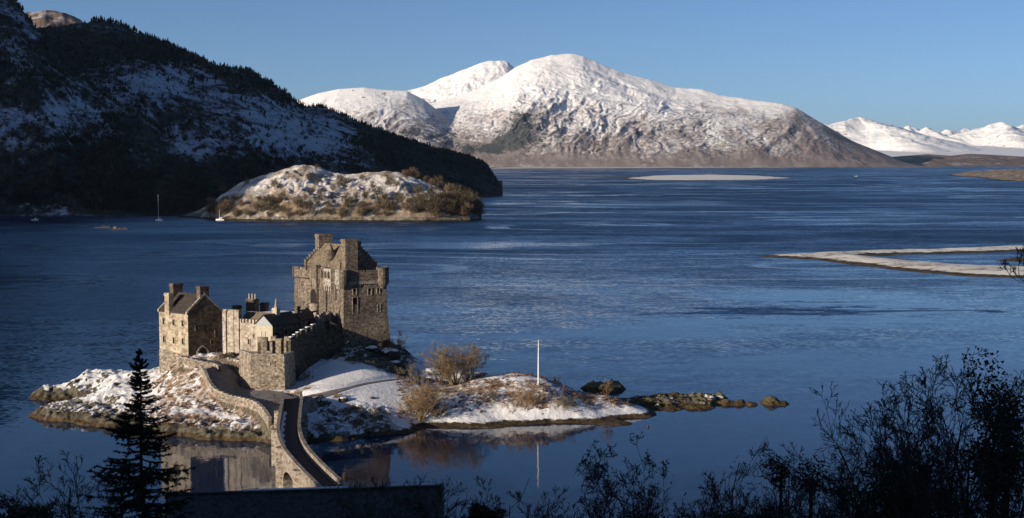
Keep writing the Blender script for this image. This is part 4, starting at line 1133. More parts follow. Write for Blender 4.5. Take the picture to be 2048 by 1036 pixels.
# hall behind the pale wall: brown roof towards the viewer, snow on its far pitch
_h0 = np.array([X(499, 306.5), 306.5])
_hd = math.degrees(math.atan2((CW[1] - CW[0])[1], (CW[1] - CW[0])[0]))
def build_hall():
    O = CW[0] + CW[2] * (np.linalg.norm(CW[1] - CW[0]) * 0.38) + CW[3] * 1.0
    q = frame(O, _hd); W, L = 8.2, 6.0
    root, q = gabled('hall_building', O, _hd, W, L, 10, 17.9, 20.2, 'r', M['pale_harl'], M['tan_slate'], 'long low hall with brown roof behind the pale curtain wall')
    s = MB().poly([q(0.4, L / 2 + 0.12, 20.37), q(W, L / 2 + 0.12, 20.37), q(W, L + .1, 18.2), q(0.4, L + .1, 18.2)]); s.build('snow_cover', M['snow'], root)
    f = MB().box(np.array(q(0.6, L + 0.2, 17.0)), q.r * (W - 1), q.l * 5.5, (0, 0, 2.6)); f.build('rear_wing', M['pale_harl'], root)
    f = MB().box(np.array(q(0.4, L + 0.1, 19.61)), q.r * (W - .6), q.l * 5.8, (0, 0, 0.22)); f.build('flat_roof', M['snow'], root)
    chimney(root, np.array([X(501, 314), 314.0]), q.r, q.l, 2.6, 1.3, 18.5, 22.6, M['gable_stone'], 3)
    chimney(root, np.array([X(525, 315), 315.0]), q.r, q.l, 1.6, 1.1, 18.5, 21.6, M['gable_stone'], 0)
    chimney(root, np.array([X(470, 316), 316.0]), q.r, q.l, 1.6, 1.1, 18.0, 20.9, M['gable_stone'], 0)
build_hall()

def build_lodge():
    O = np.array([X(541, 299.5), 299.5])
    root, q = gabled('gabled_lodge', O, 58.0, 8.6, 4.9, 11.5, 18.3, 20.3, 'r', M['gable_stone'], M['dark_slate'], 'small lodge whose limewashed gable faces the sun', 0.28)
    MB().poly([q(-0.03, 4.9, 11.5), q(-0.03, 0, 11.5), q(-0.03, 0, 18.3), q(-0.03, 2.45, 20.3), q(-0.03, 4.9, 18.3)]).build('gable_wall', M['white_wall'], root)
    # white pediment board on the gable and the door under it
    MB().poly([q(-0.05, 0.25, 18.35), q(-0.05, 2.45, 20.1), q(-0.05, 4.65, 18.35)][::-1]).build('pediment', M['pale_board'], root)
    MB().box(np.array(q(-0.16, 0.0, 18.1)), q.r * 0.16, q.l * 4.9, (0, 0, 0.22)).build('eave_band', M['pale_board'], root)
    window_at(root, np.array(q(0, 2.6, 15.4)), q.l, -q.r, 0.95, 2.6, 'white_wall', 'door')
    for u in (4.2, 6.4): window(root, q, 'r', u, 16.4, 0.9, 1.3, jamb='bastion_stone')
    c = q(4.0, 2.45); chimney(root, c, q.r, q.l, 1.2, 1.2, 18.6, 21.6, M['white_wall'])
    MB().lathe(c, [(0.42, 21.6), (0.3, 22.3), (0.2, 23.2), (0.05, 23.7)], 10).build('finial', M['coping'], root)
build_lodge()

def build_range():
    O = np.array([X(598, 309.3), 309.3])
    root, q = gabled('courtyard_range', O, 52.0, 6.4, 3.6, 11.5, 18.3, 19.6, 'r', M['bastion_stone'], M['dark_slate'], 'low stone range with sunlit end wall between lodge and keep', 0.2)
    window(root, q, 'r', 2.6, 16.9, 1.1, 1.8, jamb='bastion_stone'); window(root, q, 'r', 5.4, 16.9, 0.8, 1.2, jamb='bastion_stone')
    chimney(root, q(0.7, 1.8), q.r, q.l, 0.9, 0.9, 18.8, 21.2, M['gable_stone'])
    O = np.array([X(583, 313.5), 313.5])
    root, q = gabled('courtyard_range', O, 52.0, 7.5, 3.2, 12, 18.6, 19.6, 'r', M['pale_harl'], M['dark_slate'], 'rear range with pale end wall, partly hidden behind the lodge', 0.2)
    # square block against the keep
    O = np.array([X(641, 310.6), 310.6]); q = frame(O, 50.0)
    root = empty('square_block', (O[0], O[1], 12), 'dark square stair block standing against the foot of the keep', 'building')
    MB().prism([q(0, 0), q(2.6, 0), q(2.6, 2.6), q(0, 2.6)], 11, 19.2).build('wall', M['bastion_stone'], root)
    m = MB()
    for (i, j) in ((-.1, -.1), (1.9, -.1), (-.1, 1.9), (1.9, 1.9)): m.box(np.array(q(i, j, 19.21)), q.r * 0.8, q.l * 0.8, (0, 0, 0.5))
    m.build('merlon', M['coping'], root)
    O = np.array([X(656, 310.8), 310.8])
    root = empty('lean_to', (O[0], O[1], 12), 'dark lean-to with a sloping roof between stair block and keep', 'building')
    q = frame(O, 20.0)
    MB().prism([q(0, 0), q(3.0, 0), q(3.0, 2.0), q(0, 2.0)], 11, [18.0, 16.0, 16.0, 18.0]).build('wall', M['gable_stone'], root)
    MB().prism([q(-.1, -.15), q(3.2, -.15), q(3.2, 2.1), q(-.1, 2.1)], [18.02, 15.95, 15.95, 18.02], [18.2, 16.1, 16.1, 18.2]).build('roof', M['dark_slate'], root)
build_range()

# ------------------------------------------------------------------ dark courtyard wall with snow capped merlons
def build_court_wall():
    pts = [np.array([X(577, 294.5), 294.5]), np.array([X(598, 298.6), 298.6]), np.array([X(631, 303.6), 303.6]), np.array([X(686, 308.4), 308.4])]
    zt = [15.4, 16.4, 17.5, 15.2]
    root = empty('courtyard_wall', (pts[0][0], pts[0][1], 8), 'shaded battlemented courtyard wall with snow on its merlons', 'wall')
    w = MB(); m = MB(); s = MB()
    for k in range(3):
        a, b = pts[k], pts[k + 1]; d = (b - a); L = np.linalg.norm(d); d /= L; inn = np.array([-d[1], d[0]])
        i3 = np.array([inn[0], inn[1], 0]); d3 = np.array([d[0], d[1], 0])
        A, B = np.array([a[0], a[1], 5.0]), np.array([b[0], b[1], 5.0]); za, zb = zt[k], zt[k + 1]
        T = i3 * 0.8
        Az, Bz = np.array([a[0], a[1], za]), np.array([b[0], b[1], zb])
        w.poly([A, B, Bz, Az]); w.poly([Az, Bz, Bz + T, Az + T]); w.poly([B + T, A + T, Az + T, Bz + T]); w.poly([A, Az, Az + T, A + T]); w.poly([B, B + T, Bz + T, Bz])
        n = max(3, int(L / 1.5))
        if k == 2: continue
        for t in range(n):
            f = (t + 0.15) / n; z = za + (zb - za) * f
            p = np.array([a[0], a[1], 0]) + d3 * (f * L)
            m.box(p + np.array([0, 0, z - 0.1]), d3 * (L / n * 0.6), i3 * 0.5, (0, 0, 0.95))
            s.box(p + np.array([0, 0, z + 0.86]) - d3 * 0.05 - i3 * .05, d3 * (L / n * 0.6 + .1), i3 * 0.6, (0, 0, 0.16))
            s.box(p + np.array([0, 0, z + 0.01]) + d3 * (L / n * .62), d3 * (L / n * 0.36), i3 * 0.7, (0, 0, 0.12))
    w.build('wall', M['shaded_stone'], root); m.build('merlon', M['shaded_stone'], root); s.build('snow_cap', M['snow'], root)
build_court_wall()

# ------------------------------------------------------------------ angular bastion beside the road
def build_bastion():
    f = [np.array(P(a, b, Y=y))[:2] for a, b, y in ((480, 772, 297.0), (503, 779, 291.2), (569, 780, 290.2), (589, 772, 295.6))]
    back = [np.array([X(592, 300.0), 300.0]), np.array([X(486, 302.0), 302.0])]
    foot = f + back
    root = empty('bastion', (f[1][0], f[1][1], 5.5), 'angular sunlit gun bastion rising beside the approach road', 'bastion')
    c = sum(foot) / len(foot)
    wide = [p + (p - c) / np.linalg.norm(p - c) * 0.35 for p in foot]
    w = MB(); k = len(foot)
    for i in range(k):
        j = (i + 1) % k
        w.poly([(*wide[i], 3.0), (*wide[j], 3.0), (*foot[j], 12.4), (*foot[i], 12.4)])
    w.poly([(*p, 12.3) for p in foot])
    w.build('wall', M['bastion_stone'], root)
    p = MB(); cop = MB()
    for i in range(3):
        a, b = foot[i], foot[i + 1]; d = (b - a) / np.linalg.norm(b - a); n = np.array([-d[1], d[0]]); L = np.linalg.norm(b - a)
        p.box((a[0], a[1], 12.4), (d[0] * L, d[1] * L, 0), (n[0] * 0.7, n[1] * 0.7, 0), (0, 0, 0.75))
        cop.box((a[0] - n[0] * .08, a[1] - n[1] * .08, 13.16), (d[0] * L, d[1] * L, 0), (n[0] * 0.86, n[1] * 0.86, 0), (0, 0, 0.18))
    p.build('parapet', M['bastion_stone'], root); cop.build('coping', M['coping'], root)
    a, b = f[1], f[2]; d = (b - a) / np.linalg.norm(b - a); d3 = np.array([d[0], d[1], 0]); n3 = np.array([d[1], -d[0], 0])
    window_at(root, np.array([*(a + d * 4.6), 11.2]), d3, n3, 0.85, 0.95, 'bastion_stone')
    # upper battlement behind: tall merlons with open slots
    A = np.array([X(510, 296.5), 296.5]); B = np.array([X(579, 294.9), 294.9]); d = (B - A); L = np.linalg.norm(d); d /= L; n = np.array([-d[1], d[0]])
    d3 = np.array([d[0], d[1], 0]); n3 = np.array([n[0], n[1], 0]); m = MB()
    m.box((A[0], A[1], 12.31), d3 * L, n3 * 0.9, (0, 0, 0.9))
    for f0, f1, z in ((0.0, 0.27, 16.1), (0.39, 0.53, 16.4), (0.53, 0.70, 15.9), (0.78, 1.0, 16.4)):
        m.box(np.array([A[0], A[1], 13.22]) + d3 * (f0 * L), d3 * ((f1 - f0) * L - 0.01), n3 * 0.9, (0, 0, z - 13.22))
    for f0 in (0.39, 0.64, 0.80):
        m.box(np.array([A[0], A[1], 12.32]) + d3 * (f0 * L) - n3 * 0.55, d3 * 0.55, n3 * 0.55, (0, 0, 3.2))
    m.build('battlement', M['bastion_stone'], root)
    m = MB(); e = A - d * 0.0; b2 = A + n * 7.0
    m.box((A[0], A[1], 12.31), n3 * 7.0, d3 * 0.8, (0, 0, 2.6)); m.build('return_wall', M['bastion_stone'], root)
build_bastion()

# ------------------------------------------------------------------ low walls beside the road, and the bridge
def wall_strip(name, line, h, t, side, mat, label, cop=True, sink=1.2, step_=False):
    """stone wall following a ground line of (x, y, z) points; side +1 grows to the left of travel"""
    root = empty(name, tuple(line[0]), label, 'wall')
    w = MB(); c = MB(); n = len(line)
    off = []
    for i in range(n):
        d = line[min(i + 1, n - 1)] - line[max(i - 1, 0)]; d = d[:2] / max(np.linalg.norm(d[:2]), 1e-6)
        off.append(np.array([-d[1], d[0], 0]) * side)
    hh = h if hasattr(h, '__len__') else [h] * n
    for i in range(n - 1):
        a, b = line[i], line[i + 1]; oa, ob = off[i] * t, off[i + 1] * t
        ua, ub = np.array([0, 0, hh[i]]), np.array([0, 0, hh[i + 1]]); dn = np.array([0, 0, -sink])
        w.poly([a + dn, b + dn, b + ub, a + ua]); w.poly([b + ob + dn, a + oa + dn, a + oa + ua, b + ob + ub]); w.poly([a + ua, b + ub, b + ob + ub, a + oa + ua])
        if i == 0: w.poly([a + dn, a + ua, a + oa + ua, a + oa + dn])
        if i == n - 2: w.poly([b + dn, b + ob + dn, b + ob + ub, b + ub])
        e = 0.06; up = np.array([0, 0, 0.14 + (0.12 if (i % 2 and step_) else 0)]); z0 = np.array([0, 0, 0.004])
        p = [a - off[i] * e + ua + z0, b - off[i + 1] * e + ub + z0, b + off[i + 1] * (t + e) + ub + z0, a + off[i] * (t + e) + ua + z0]
        c.poly([v + up for v in p])
        for k in range(4): c.poly([p[k], p[(k + 1) % 4], p[(k + 1) % 4] + up, p[k] + up])
    w.build('wall', mat, root)
    if cop: c.build('coping', M['coping'], root)
    return root
def ground_line(pix, n=7, dz=0.0):
    L = catmull([P(a, b, Y=y) for a, b, y in pix], n)
    return L
def off_line(line, dist):
    out = []
    for i, p in enumerate(line):
        d = line[min(i + 1, len(line) - 1)] - line[max(i - 1, 0)]; d = d[:2] / np.linalg.norm(d[:2]); out.append([p[0] + d[1] * dist, p[1] - d[0] * dist, p[2]])
    return np.array(out)
# parapet on the seaward (left) side of the road: from below the house round to the bridge
wall_strip('parapet_wall', PAR, 1.15, 0.55, -1, M['bridge_stone'], 'stepped stone parapet along the outer edge of the approach road', True, 3.2, True)
_ret = ground_line([(352, 722, 303.5), (380, 727, 299.8), (405, 733, 298.2), (428, 737, 297.6), (437, 742, 296.2)], 5)
wall_strip('retaining_wall', _ret, 0.9, 0.7, 1, M['bastion_stone'], 'rough retaining wall below the arched gate of the gabled house', True, 2.6, True)

BR = catmull([P(583, 797, z=5.4), P(584, 812, z=5.3), P(580, 840, z=5.3), P(578, 872, z=5.4), P(589, 905, z=5.6), P(619, 942, z=5.8), P(664, 986, z=6.0), P(714, 1028, z=6.2), P(785, 1082, z=6.2)], 10)
def build_bridge():
    root = empty('stone_bridge', tuple(BR[0]), 'long curving stone bridge with shaded deck leading to the island', 'bridge')
    HW = 1.6; n = len(BR)
    nrm = []; s = [0.0]
    for i in range(n):
        d = BR[min(i + 1, n - 1)] - BR[max(i - 1, 0)]; d = d[:2] / np.linalg.norm(d[:2]); nrm.append(np.array([d[1], -d[0], 0]))  # towards the left side in the picture
        if i: s.append(s[-1] + np.linalg.norm(BR[i][:2] - BR[i - 1][:2]))
    s = np.array(s)
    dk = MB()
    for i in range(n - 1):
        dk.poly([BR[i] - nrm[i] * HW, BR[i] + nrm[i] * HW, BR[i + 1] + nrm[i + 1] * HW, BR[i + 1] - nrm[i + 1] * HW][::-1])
    dk.build('deck', M['shaded_deck_tar'], root)
    piers = [18.0, 36.0, 54.0, 72.0, 90.0]
    def soffit(x):
        for k in range(len(piers) - 1):
            a, b = piers[k] + 1.6, piers[k + 1] - 1.6
            if a < x < b:
                t = (x - (a + b) / 2) / ((b - a) / 2); return 0.6 + 3.4 * math.sqrt(max(0, 1 - t * t))
        return -1.5
    for sd in (1, -1):
        w = MB(); c = MB(); pw = MB()
        T0, T1 = HW, HW + 0.5
        for i in range(n - 1):
            a0, b0 = BR[i] + nrm[i] * sd * T0, BR[i + 1] + nrm[i + 1] * sd * T0
            a1, b1 = BR[i] + nrm[i] * sd * T1, BR[i + 1] + nrm[i + 1] * sd * T1
            up = np.array([0, 0, 1.15])
            pw.poly([a0 - [0, 0, .05], a0 + up, b0 + up, b0 - [0, 0, .05]]); pw.poly([a0 + up, a1 + up, b1 + up, b0 + up]); pw.poly([a1 - [0, 0, .02], b1 - [0, 0, .02], b1 + up, a1 + up])
            sub = 6
            for k in range(sub):
                f0, f1 = k / sub, (k + 1) / sub
                p, r = a1 + (b1 - a1) * f0, a1 + (b1 - a1) * f1
                z0 = soffit(s[i] + (s[i + 1] - s[i]) * f0); z1 = soffit(s[i] + (s[i + 1] - s[i]) * f1)
                w.poly([(p[0], p[1], z0), (r[0], r[1], z1), (r[0], r[1], r[2] - .02), (p[0], p[1], p[2] - .02)])
                if sd > 0:
                    p2, r2 = p - nrm[i] * 2 * T1, r - nrm[i + 1] * 2 * T1
                    w.poly([(p[0], p[1], z0), (p2[0], p2[1], z0), (r2[0], r2[1], z1), (r[0], r[1], z1)])
            e = 0.05; q = [a0 - nrm[i] * sd * e + up, b0 - nrm[i + 1] * sd * e + up, b1 + nrm[i + 1] * sd * e + up, a1 + nrm[i] * sd * e + up]
            q = [v + np.array([0, 0, .004]) for v in q]; u2 = np.array([0, 0, 0.16])
            c.poly([v + u2 for v in q])
            for k in range(4): c.poly([q[k], q[(k + 1) % 4], q[(k + 1) % 4] + u2, q[k] + u2])
        w.build('spandrel_wall', M['bridge_stone'], root)
        po = pw.build('parapet', M['bridge_stone'], root); c.build('coping', M['bridge_stone'], po)
        # cutwaters rising to pedestrian refuges
        for x in piers[:-1]:
            i = int(np.searchsorted(s, x)); 
            if i >= n - 1: continue
            d = (BR[i + 1] - BR[i - 1])[:2]; d /= np.linalg.norm(d); c0 = (BR[i] + nrm[i] * sd * (T1 - 0.02))[:2]; nn = nrm[i][:2] * sd
            ft = [c0 - d * 1.3, c0 + nn * 1.0 - d * 0.5, c0 + nn * 1.0 + d * 0.5, c0 + d * 1.3]
            ar = sum(ft[k][0] * ft[(k + 1) % 4][1] - ft[(k + 1) % 4][0] * ft[k][1] for k in range(4))
            if ar < 0: ft = ft[::-1]
            MB().prism([tuple(v) for v in ft], -1.5, BR[i][2] + 1.0).build('cutwater', M['bridge_stone'], root)
    sn = MB()
    for i in range(14, 36):
        sn.poly([BR[i] + nrm[i] * (HW - 0.1) + [0, 0, .012], BR[i] + nrm[i] * (HW - 0.4 - 0.5 * abs(math.sin(i * 0.9))) + [0, 0, .012], BR[i + 1] + nrm[i + 1] * (HW - 0.4 - 0.5 * abs(math.sin(i * 0.9 + .9))) + [0, 0, .012], BR[i + 1] + nrm[i + 1] * (HW - 0.1) + [0, 0, .012]])
    sn.build('snow_patch', M['snow'], root)
build_bridge()
# curved wing wall on the right side of the bridge end
_wing = ground_line([(606, 826, 274.5), (614, 816, 276.5), (626, 809, 278.0), (637, 805, 279.0)], 4)
wall_strip('wing_wall', _wing, 1.1, 0.5, 1, M['bridge_stone'], 'short curved wing wall at the island end of the bridge', True, 2.2)

# ------------------------------------------------------------------ small things on the island
def post(px, Y, h, label, grp):
    x = X(px, Y); z = iz(x, Y)
    o = MB().box((x - 0.14, Y - 0.14, z - 0.3), (0.28, 0, 0), (0, 0.28, 0), (0, 0, h + 0.3)).box((x - 0.19, Y - 0.19, z + h + .002), (0.38, 0, 0), (0, 0.38, 0), (0, 0, 0.14)).build('gate_post', M['gable_stone'])
    tag(o, label, 'post', grp)
post(543, 279.5, 1.9, 'dark gate post standing where road parapet meets the bridge', 'gate posts')
post(637, 280.0, 1.9, 'dark gate post standing at the mouth of the lawn path', 'gate posts')

def flagpole():
    b = P(1077, 770, Y=293.0); z = iz(b[0], 293.0); b = np.array([b[0], 293.0, z])
    root = empty('flagpole', tuple(b), 'white flagpole standing on the right half of the island', 'flagpole')
    top = zat(683, 293.0)
    MB().lathe(b[:2], [(0.21, z - 0.3), (0.20, z + 3.0), (0.16, top - 3), (0.10, top)], 10).build('pole', M['white_paint'], root)
    MB().lathe(b[:2], [(0.45, z - 0.4), (0.45, z + 0.18), (0.3, z + 0.3)], 10).build('base', M['coping'], root)
    MB().lathe(b[:2], [(0.05, top), (0.14, top + 0.1), (0.14, top + 0.2), (0.03, top + 0.32)], 10).build('finial', M['white_paint'], root)
    MB().box(b + np.array([-0.3, -0.06, top - z - 1.6]), (0.6, 0, 0), (0, 0.12, 0), (0, 0, 0.12)).build('cleat', M['steel'], root)
flagpole()

def bench():
    b = P(676, 802, Y=283.0); z = iz(b[0], b[1])
    root = empty('bench', (b[0], b[1], z), 'low wooden bench standing in the snow of the lawn', 'bench')
    A = np.array([b[0], b[1], z])
    MB().box(A + [-0.9, -0.2, 0.42], (1.8, 0, 0), (0, 0.45, 0), (0, 0, 0.08)).build('seat', M['wood'], root)
    MB().box(A + [-0.9, 0.22, 0.55], (1.8, 0, 0), (0, 0.06, 0), (0, 0, 0.4)).build('backrest', M['wood'], root)
    for s in (-0.75, 0.65):
        MB().box(A + [s, -0.18, -0.2], (0.1, 0, 0), (0, 0.42, 0), (0, 0, 0.61)).build('leg', M['wood'], root)
bench()

def boulder(px, py, Y, r, label, grp, seed, mat='skerry', snow=0.35, zoff=0.0):
    x, y, z = P(px, py, Y=Y); z = iz(x, y) + zoff
    bm = bmesh.new(); bmesh.ops.create_icosphere(bm, subdivisions=3, radius=1.0)
    rr = np.array([v.co[:] for v in bm.verts])
    n = fbm(rr[:, 0] * 1.3 + seed, rr[:, 1] * 1.3 + rr[:, 2] * 0.9, 4, seed)
    rr = rr * (1 + 0.38 * n)[:, None] * np.array([r * 1.2, r, r * 0.75])
    Fc = [[v.index for v in f.verts] for f in bm.faces]; bm.free()
    o = link_mesh('boulder', rr + np.array([x, y, z]), Fc, M[mat], smooth_=False)
    at = o.data.attributes.new('snow', 'FLOAT', 'POINT'); at.data.foreach_set('value', np.where(rr[:, 2] > r * 0.45, snow + 0.25, -0.2).astype(np.float32))
    at = o.data.attributes.new('rock', 'FLOAT', 'POINT'); at.data.foreach_set('value', np.full(len(rr), 0.7, dtype=np.float32))
    tag(o, label, 'boulder', grp)
boulder(686, 803, 282.6, 0.9, 'snow topped boulder by the bench on the lawn', 'boulders on the island', 3)
boulder(745, 796, 285.0, 0.45, 'small reddish boulder alone on the snowy lawn', 'boulders on the island', 5, snow=-0.2)
boulder(779, 716, 313.2, 2.1, 'big snow capped block of rock below the right corner of the keep', 'boulders on the island', 7, snow=0.9)
boulder(790, 740, 310.5, 1.3, 'rock with a snowy ledge at the foot of the keep mound', 'boulders on the island', 8, snow=0.9)
boulder(742, 712, 311.5, 1.5, 'snow streaked rock under the middle of the keep front', 'boulders on the island', 9, snow=0.8)
boulder(462, 709, 303.5, 1.3, 'tumbled brown rock at the foot of the pale curtain wall', 'boulders on the island', 10, snow=-0.1)
boulder(448, 712, 302.6, 0.9, 'smaller brown rock beside the gate end of the pale wall', 'boulders on the island', 11, snow=-0.1)
stones = ((577, 783), (589, 784), (600, 784), (611, 784), (624, 783))
for k, (px, py) in enumerate(stones):
    b = P(px, py, z=6.3)
    o = MB().box((b[0] - 0.3, b[1] - 0.2, iz(b[0], b[1]) - 0.1), (0.62, 0.05, 0), (-0.03, 0.4, 0), (0.02, 0, 0.48)).build('edge_stone', M['gable_stone'])
    tag(o, 'one of the row of dark edge stones in the snow beside the path', 'edge stone', 'edge stones beside the path')

# ------------------------------------------------------------------ bare trees and shrubs
def grow(rg, stems, levels, minr, kids=(7, 6, 5, 4), ratio=0.62, wander=0.22, up=0.10, angle=(28, 58), trunk_share=0.38):
    """stems: list of (start, direction, length, radius). returns trunk segments and crown segments"""
    trunk, crown = [], []
    def br(p, d, L, r, lv):
        n = 7 if lv == 0 else (5 if lv < 3 else 4)
        step = L / n
        kid = kids[min(lv, len(kids) - 1)] if lv < levels else 0
        at = sorted(rg.uniform(trunk_share if lv == 0 else 0.18, 1.0, kid)) if kid else []
        ai = 0
        for k in range(n):
            d = d + rg.normal(0, wander * (0.5 if lv == 0 else 1), 3) + np.array([0, 0, up * (1 if lv else 0.5)])
            d = d / np.linalg.norm(d)
            q = p + d * step
            r0 = max(minr, r * (1 - 0.8 * k / n)); r1 = max(minr * 0.8, r * (1 - 0.8 * (k + 1) / n))
            (trunk if lv == 0 else crown).append((*p, *q, r0, r1))
            while ai < len(at) and at[ai] * n <= k + 1:
                f = at[ai] * n - k; ai += 1
                a = rg.normal(0, 1, 3); a -= d * (a @ d); a /= np.linalg.norm(a)
                th = math.radians(rg.uniform(*angle))
                dd = d * math.cos(th) + a * math.sin(th)
                br(p + d * step * f, dd, L * ratio * rg.uniform(0.7, 1.1) * (1.15 - 0.45 * at[ai - 1]), max(minr, r0 * 0.55), lv + 1)
            p = q
    for s, d, L, r in stems:
        d = np.array(d, float); br(np.array(s, float), d / np.linalg.norm(d), L, r, 0)
    return trunk, crown

def tree_at(name, loc, trunk, crown, bark, twig, label, cat, group=None, sides=3):
    root = empty(name, tuple(loc), label, cat, group)
    V, Fq = tubes(trunk, 6); link_mesh('trunk', V, Fq, bark, root, True, local=True)
    V, Fq = tubes(crown, sides); link_mesh('crown', V, Fq, twig, root, True, local=True)
    return root

FORE_SHOW = True
def near_tree(px, top, Y, spread, label, seed, stems=1, lean=0.0, kids=(9, 6, 5, 3), minr=0.0135, group='bare trees on the near slope', name='bare_tree', levels=4, cat='tree', wander=0.20, fork=0.3, wmax=9.0):
    rg = np.random.default_rng(seed)
    x = X(px, Y); z = float(fore_z(x, Y)) - 0.3; hgt = zat(top, Y) - z
    st = []
    for k in range(stems):
        a = 2 * math.pi * (k + rg.uniform(0, .6)) / stems
        f = fork * (1 if stems > 1 else 0.3)
        d = np.array([math.cos(a) * f + lean, math.sin(a) * f * 0.6, 1.0])
        st.append((np.array([math.cos(a) * 0.15, math.sin(a) * 0.15, 0]), d, hgt * rg.uniform(0.66, 0.82), 0.035 + hgt * 0.010 / (stems ** 0.35)))
    t, c = grow(rg, st, levels, minr, kids, ratio=0.20 + 0.30 * min(1.4, spread), wander=wander, up=0.07, angle=(24, 50), trunk_share=0.28)
    t, c = np.array(t), np.array(c)
    f = hgt / max(t[:, 5].max(), np.percentile(c[:, 5], 99.3))         # the topmost twig reaches the height it has in the photo
    t[:, :6] *= f; c[:, :6] *= f; c = c[(c[:, 5] < hgt * 1.01) & (np.hypot(c[:, 3], c[:, 4]) < wmax * np.sqrt(np.clip(1.12 - (np.maximum(c[:, 5] / hgt - 0.55, 0) / 0.46) ** 2, 0.02, 1)))]
    t = t[np.hypot(t[:, 3], t[:, 4]) < wmax * 0.75]
    return tree_at(name, (x, Y, z), t, c, M['bark'], M['bark'], label, cat, group)

near_tree(1258, 866, 74, 0.7, 'round headed bare tree standing apart in front of the bay', 21, 6, 0.0, kids=(14, 9, 6, 4), fork=0.34, wmax=3.3)
near_tree(1400, 965, 78, 0.6, 'low bare tree between the round headed tree and the thicket', 22, 4, fork=0.5, wmax=2.6)
near_tree(1452, 935, 76, 0.9, 'thin bare tree at the left edge of the thicket', 23, 3, fork=0.35, wmax=2.6)
near_tree(1540, 880, 74, 0.6, 'bare tree with a pointed twiggy top in the thicket', 24, 4, fork=0.26, kids=(12, 8, 5, 3), wmax=2.6)
near_tree(1625, 898, 78, 0.6, 'bare tree half hidden behind its taller neighbour in the thicket', 25, 4, fork=0.28, kids=(11, 7, 5, 3), wmax=2.4)
near_tree(1690, 905, 66, 0.9, 'low spreading bare tree at the foot of the tall leaning one', 26, 3, -0.1)
near_tree(1800, 752, 60, 0.95, 'tall bare tree with leaning stems reaching over the water', 27, 4, -0.22, fork=0.36)
near_tree(1895, 692, 58, 0.8, 'tallest bare tree, its thin leader standing above the others', 28, 3, 0.0, fork=0.2)
near_tree(1965, 735, 57, 0.85, 'dense bare tree between the tallest one and the ivy clad one', 29, 4, 0.0, fork=0.3)
near_tree(2035, 715, 54, 0.9, 'ivy clad tree at the right border of the view', 30, 2, 0.0)
near_tree(2145, 500, 50, 0.85, 'tree whose hanging twigs reach in at the right border', 36, 1, 0.0, kids=(12, 5, 4, 3), wander=0.16)
near_tree(1760, 830, 70, 0.9, 'bare tree behind the tall leaning stems', 31, 2)
near_tree(1850, 850, 64, 0.9, 'bare tree in the gap below the tallest tree', 32, 3)
near_tree(1930, 880, 52, 1.0, 'low dark bare tree in the right corner', 37, 3)
near_tree(2010, 850, 50, 1.0, 'shrubby bare tree under the ivy clad one', 38, 3)
near_tree(130, 918, 66, 1.0, 'wind bent bare tree at the lower left', 33, 1, 0.28, kids=(8, 6, 5, 3))
near_tree(40, 945, 70, 0.9, 'sparse bare tree left of the wind bent one', 34, 2)
near_tree(930, 965, 80, 1.0, 'bare bush growing past the end of the dark roof', 41, 4, name='bare_bush', cat='bush', group='bare bushes on the near slope')
near_tree(800, 952, 96, 1.0, 'bare bush showing above the dark roof', 42, 4, name='bare_bush', cat='bush', group='bare bushes on the near slope')
near_tree(1085, 995, 72, 1.0, 'low straggling bush left of the round headed tree', 43, 4, name='bare_bush', cat='bush', group='bare bushes on the near slope')
near_tree(1140, 1000, 70, 1.0, 'low bush touching the round headed tree', 44, 4, name='bare_bush', cat='bush', group='bare bushes on the near slope')
near_tree(1330, 1005, 66, 1.0, 'low bush under the round headed tree', 45, 4, name='bare_bush', cat='bush', group='bare bushes on the near slope')
near_tree(1560, 975, 62, 1.0, 'low bush at the foot of the thicket', 46, 4, name='bare_bush', cat='bush', group='bare bushes on the near slope')
for _px, _top, _Y, _lab, _s in ((1205, 992, 70, 'dense low bush just left of the round headed tree trunk', 61), (1355, 980, 70, 'dense twiggy bush between the round headed tree and the thicket', 62), (1425, 965, 69, 'dense twiggy bush at the left end of the thicket', 63), (1490, 955, 68, 'dense twiggy bush under the pointed tree of the thicket', 64), (1670, 945, 64, 'dense twiggy bush right of the thicket evergreens', 65), (1585, 950, 68, 'dense twiggy bush between the two evergreens of the thicket', 66)):
    near_tree(_px, _top, _Y, 0.9, _lab, _s, 6, kids=(11, 7, 5, 3), name='bare_bush', cat='bush', group='bare bushes on the near slope', fork=0.45, wmax=2.6)
near_tree(1045, 972, 60, 0.5, 'pair of bare upright shoots standing beside the dark round bush', 47, 2, kids=(2, 1), levels=1, name='bare_sapling', cat='sapling', group=None, fork=0.12)

def leaf_cloud(rg, n, R, size, thin=0.5, shell=0.35, updir=0.0):
    u = rg.normal(0, 1, (n, 3)); u /= np.linalg.norm(u, axis=1, keepdims=True)
    p = u * (shell + (1 - shell) * rg.random((n, 1)) ** 0.5)
    d = rg.normal(0, 1, (n, 3)) + np.array([0, 0, updir]); d = d + u * updir * 0.7; d /= np.linalg.norm(d, axis=1, keepdims=True)
    w = np.cross(d, rg.normal(0, 1, (n, 3))); w /= np.linalg.norm(w, axis=1, keepdims=True)
    s = size * rg.uniform(0.6, 1.4, (n, 1))
    P0 = p * np.array(R)
    V = np.stack([P0 - w * s * thin * .5, P0 + w * s * thin * .5, P0 + d * s], 1)
    return V.reshape(-1, 3), np.arange(n * 3).reshape(-1, 3)

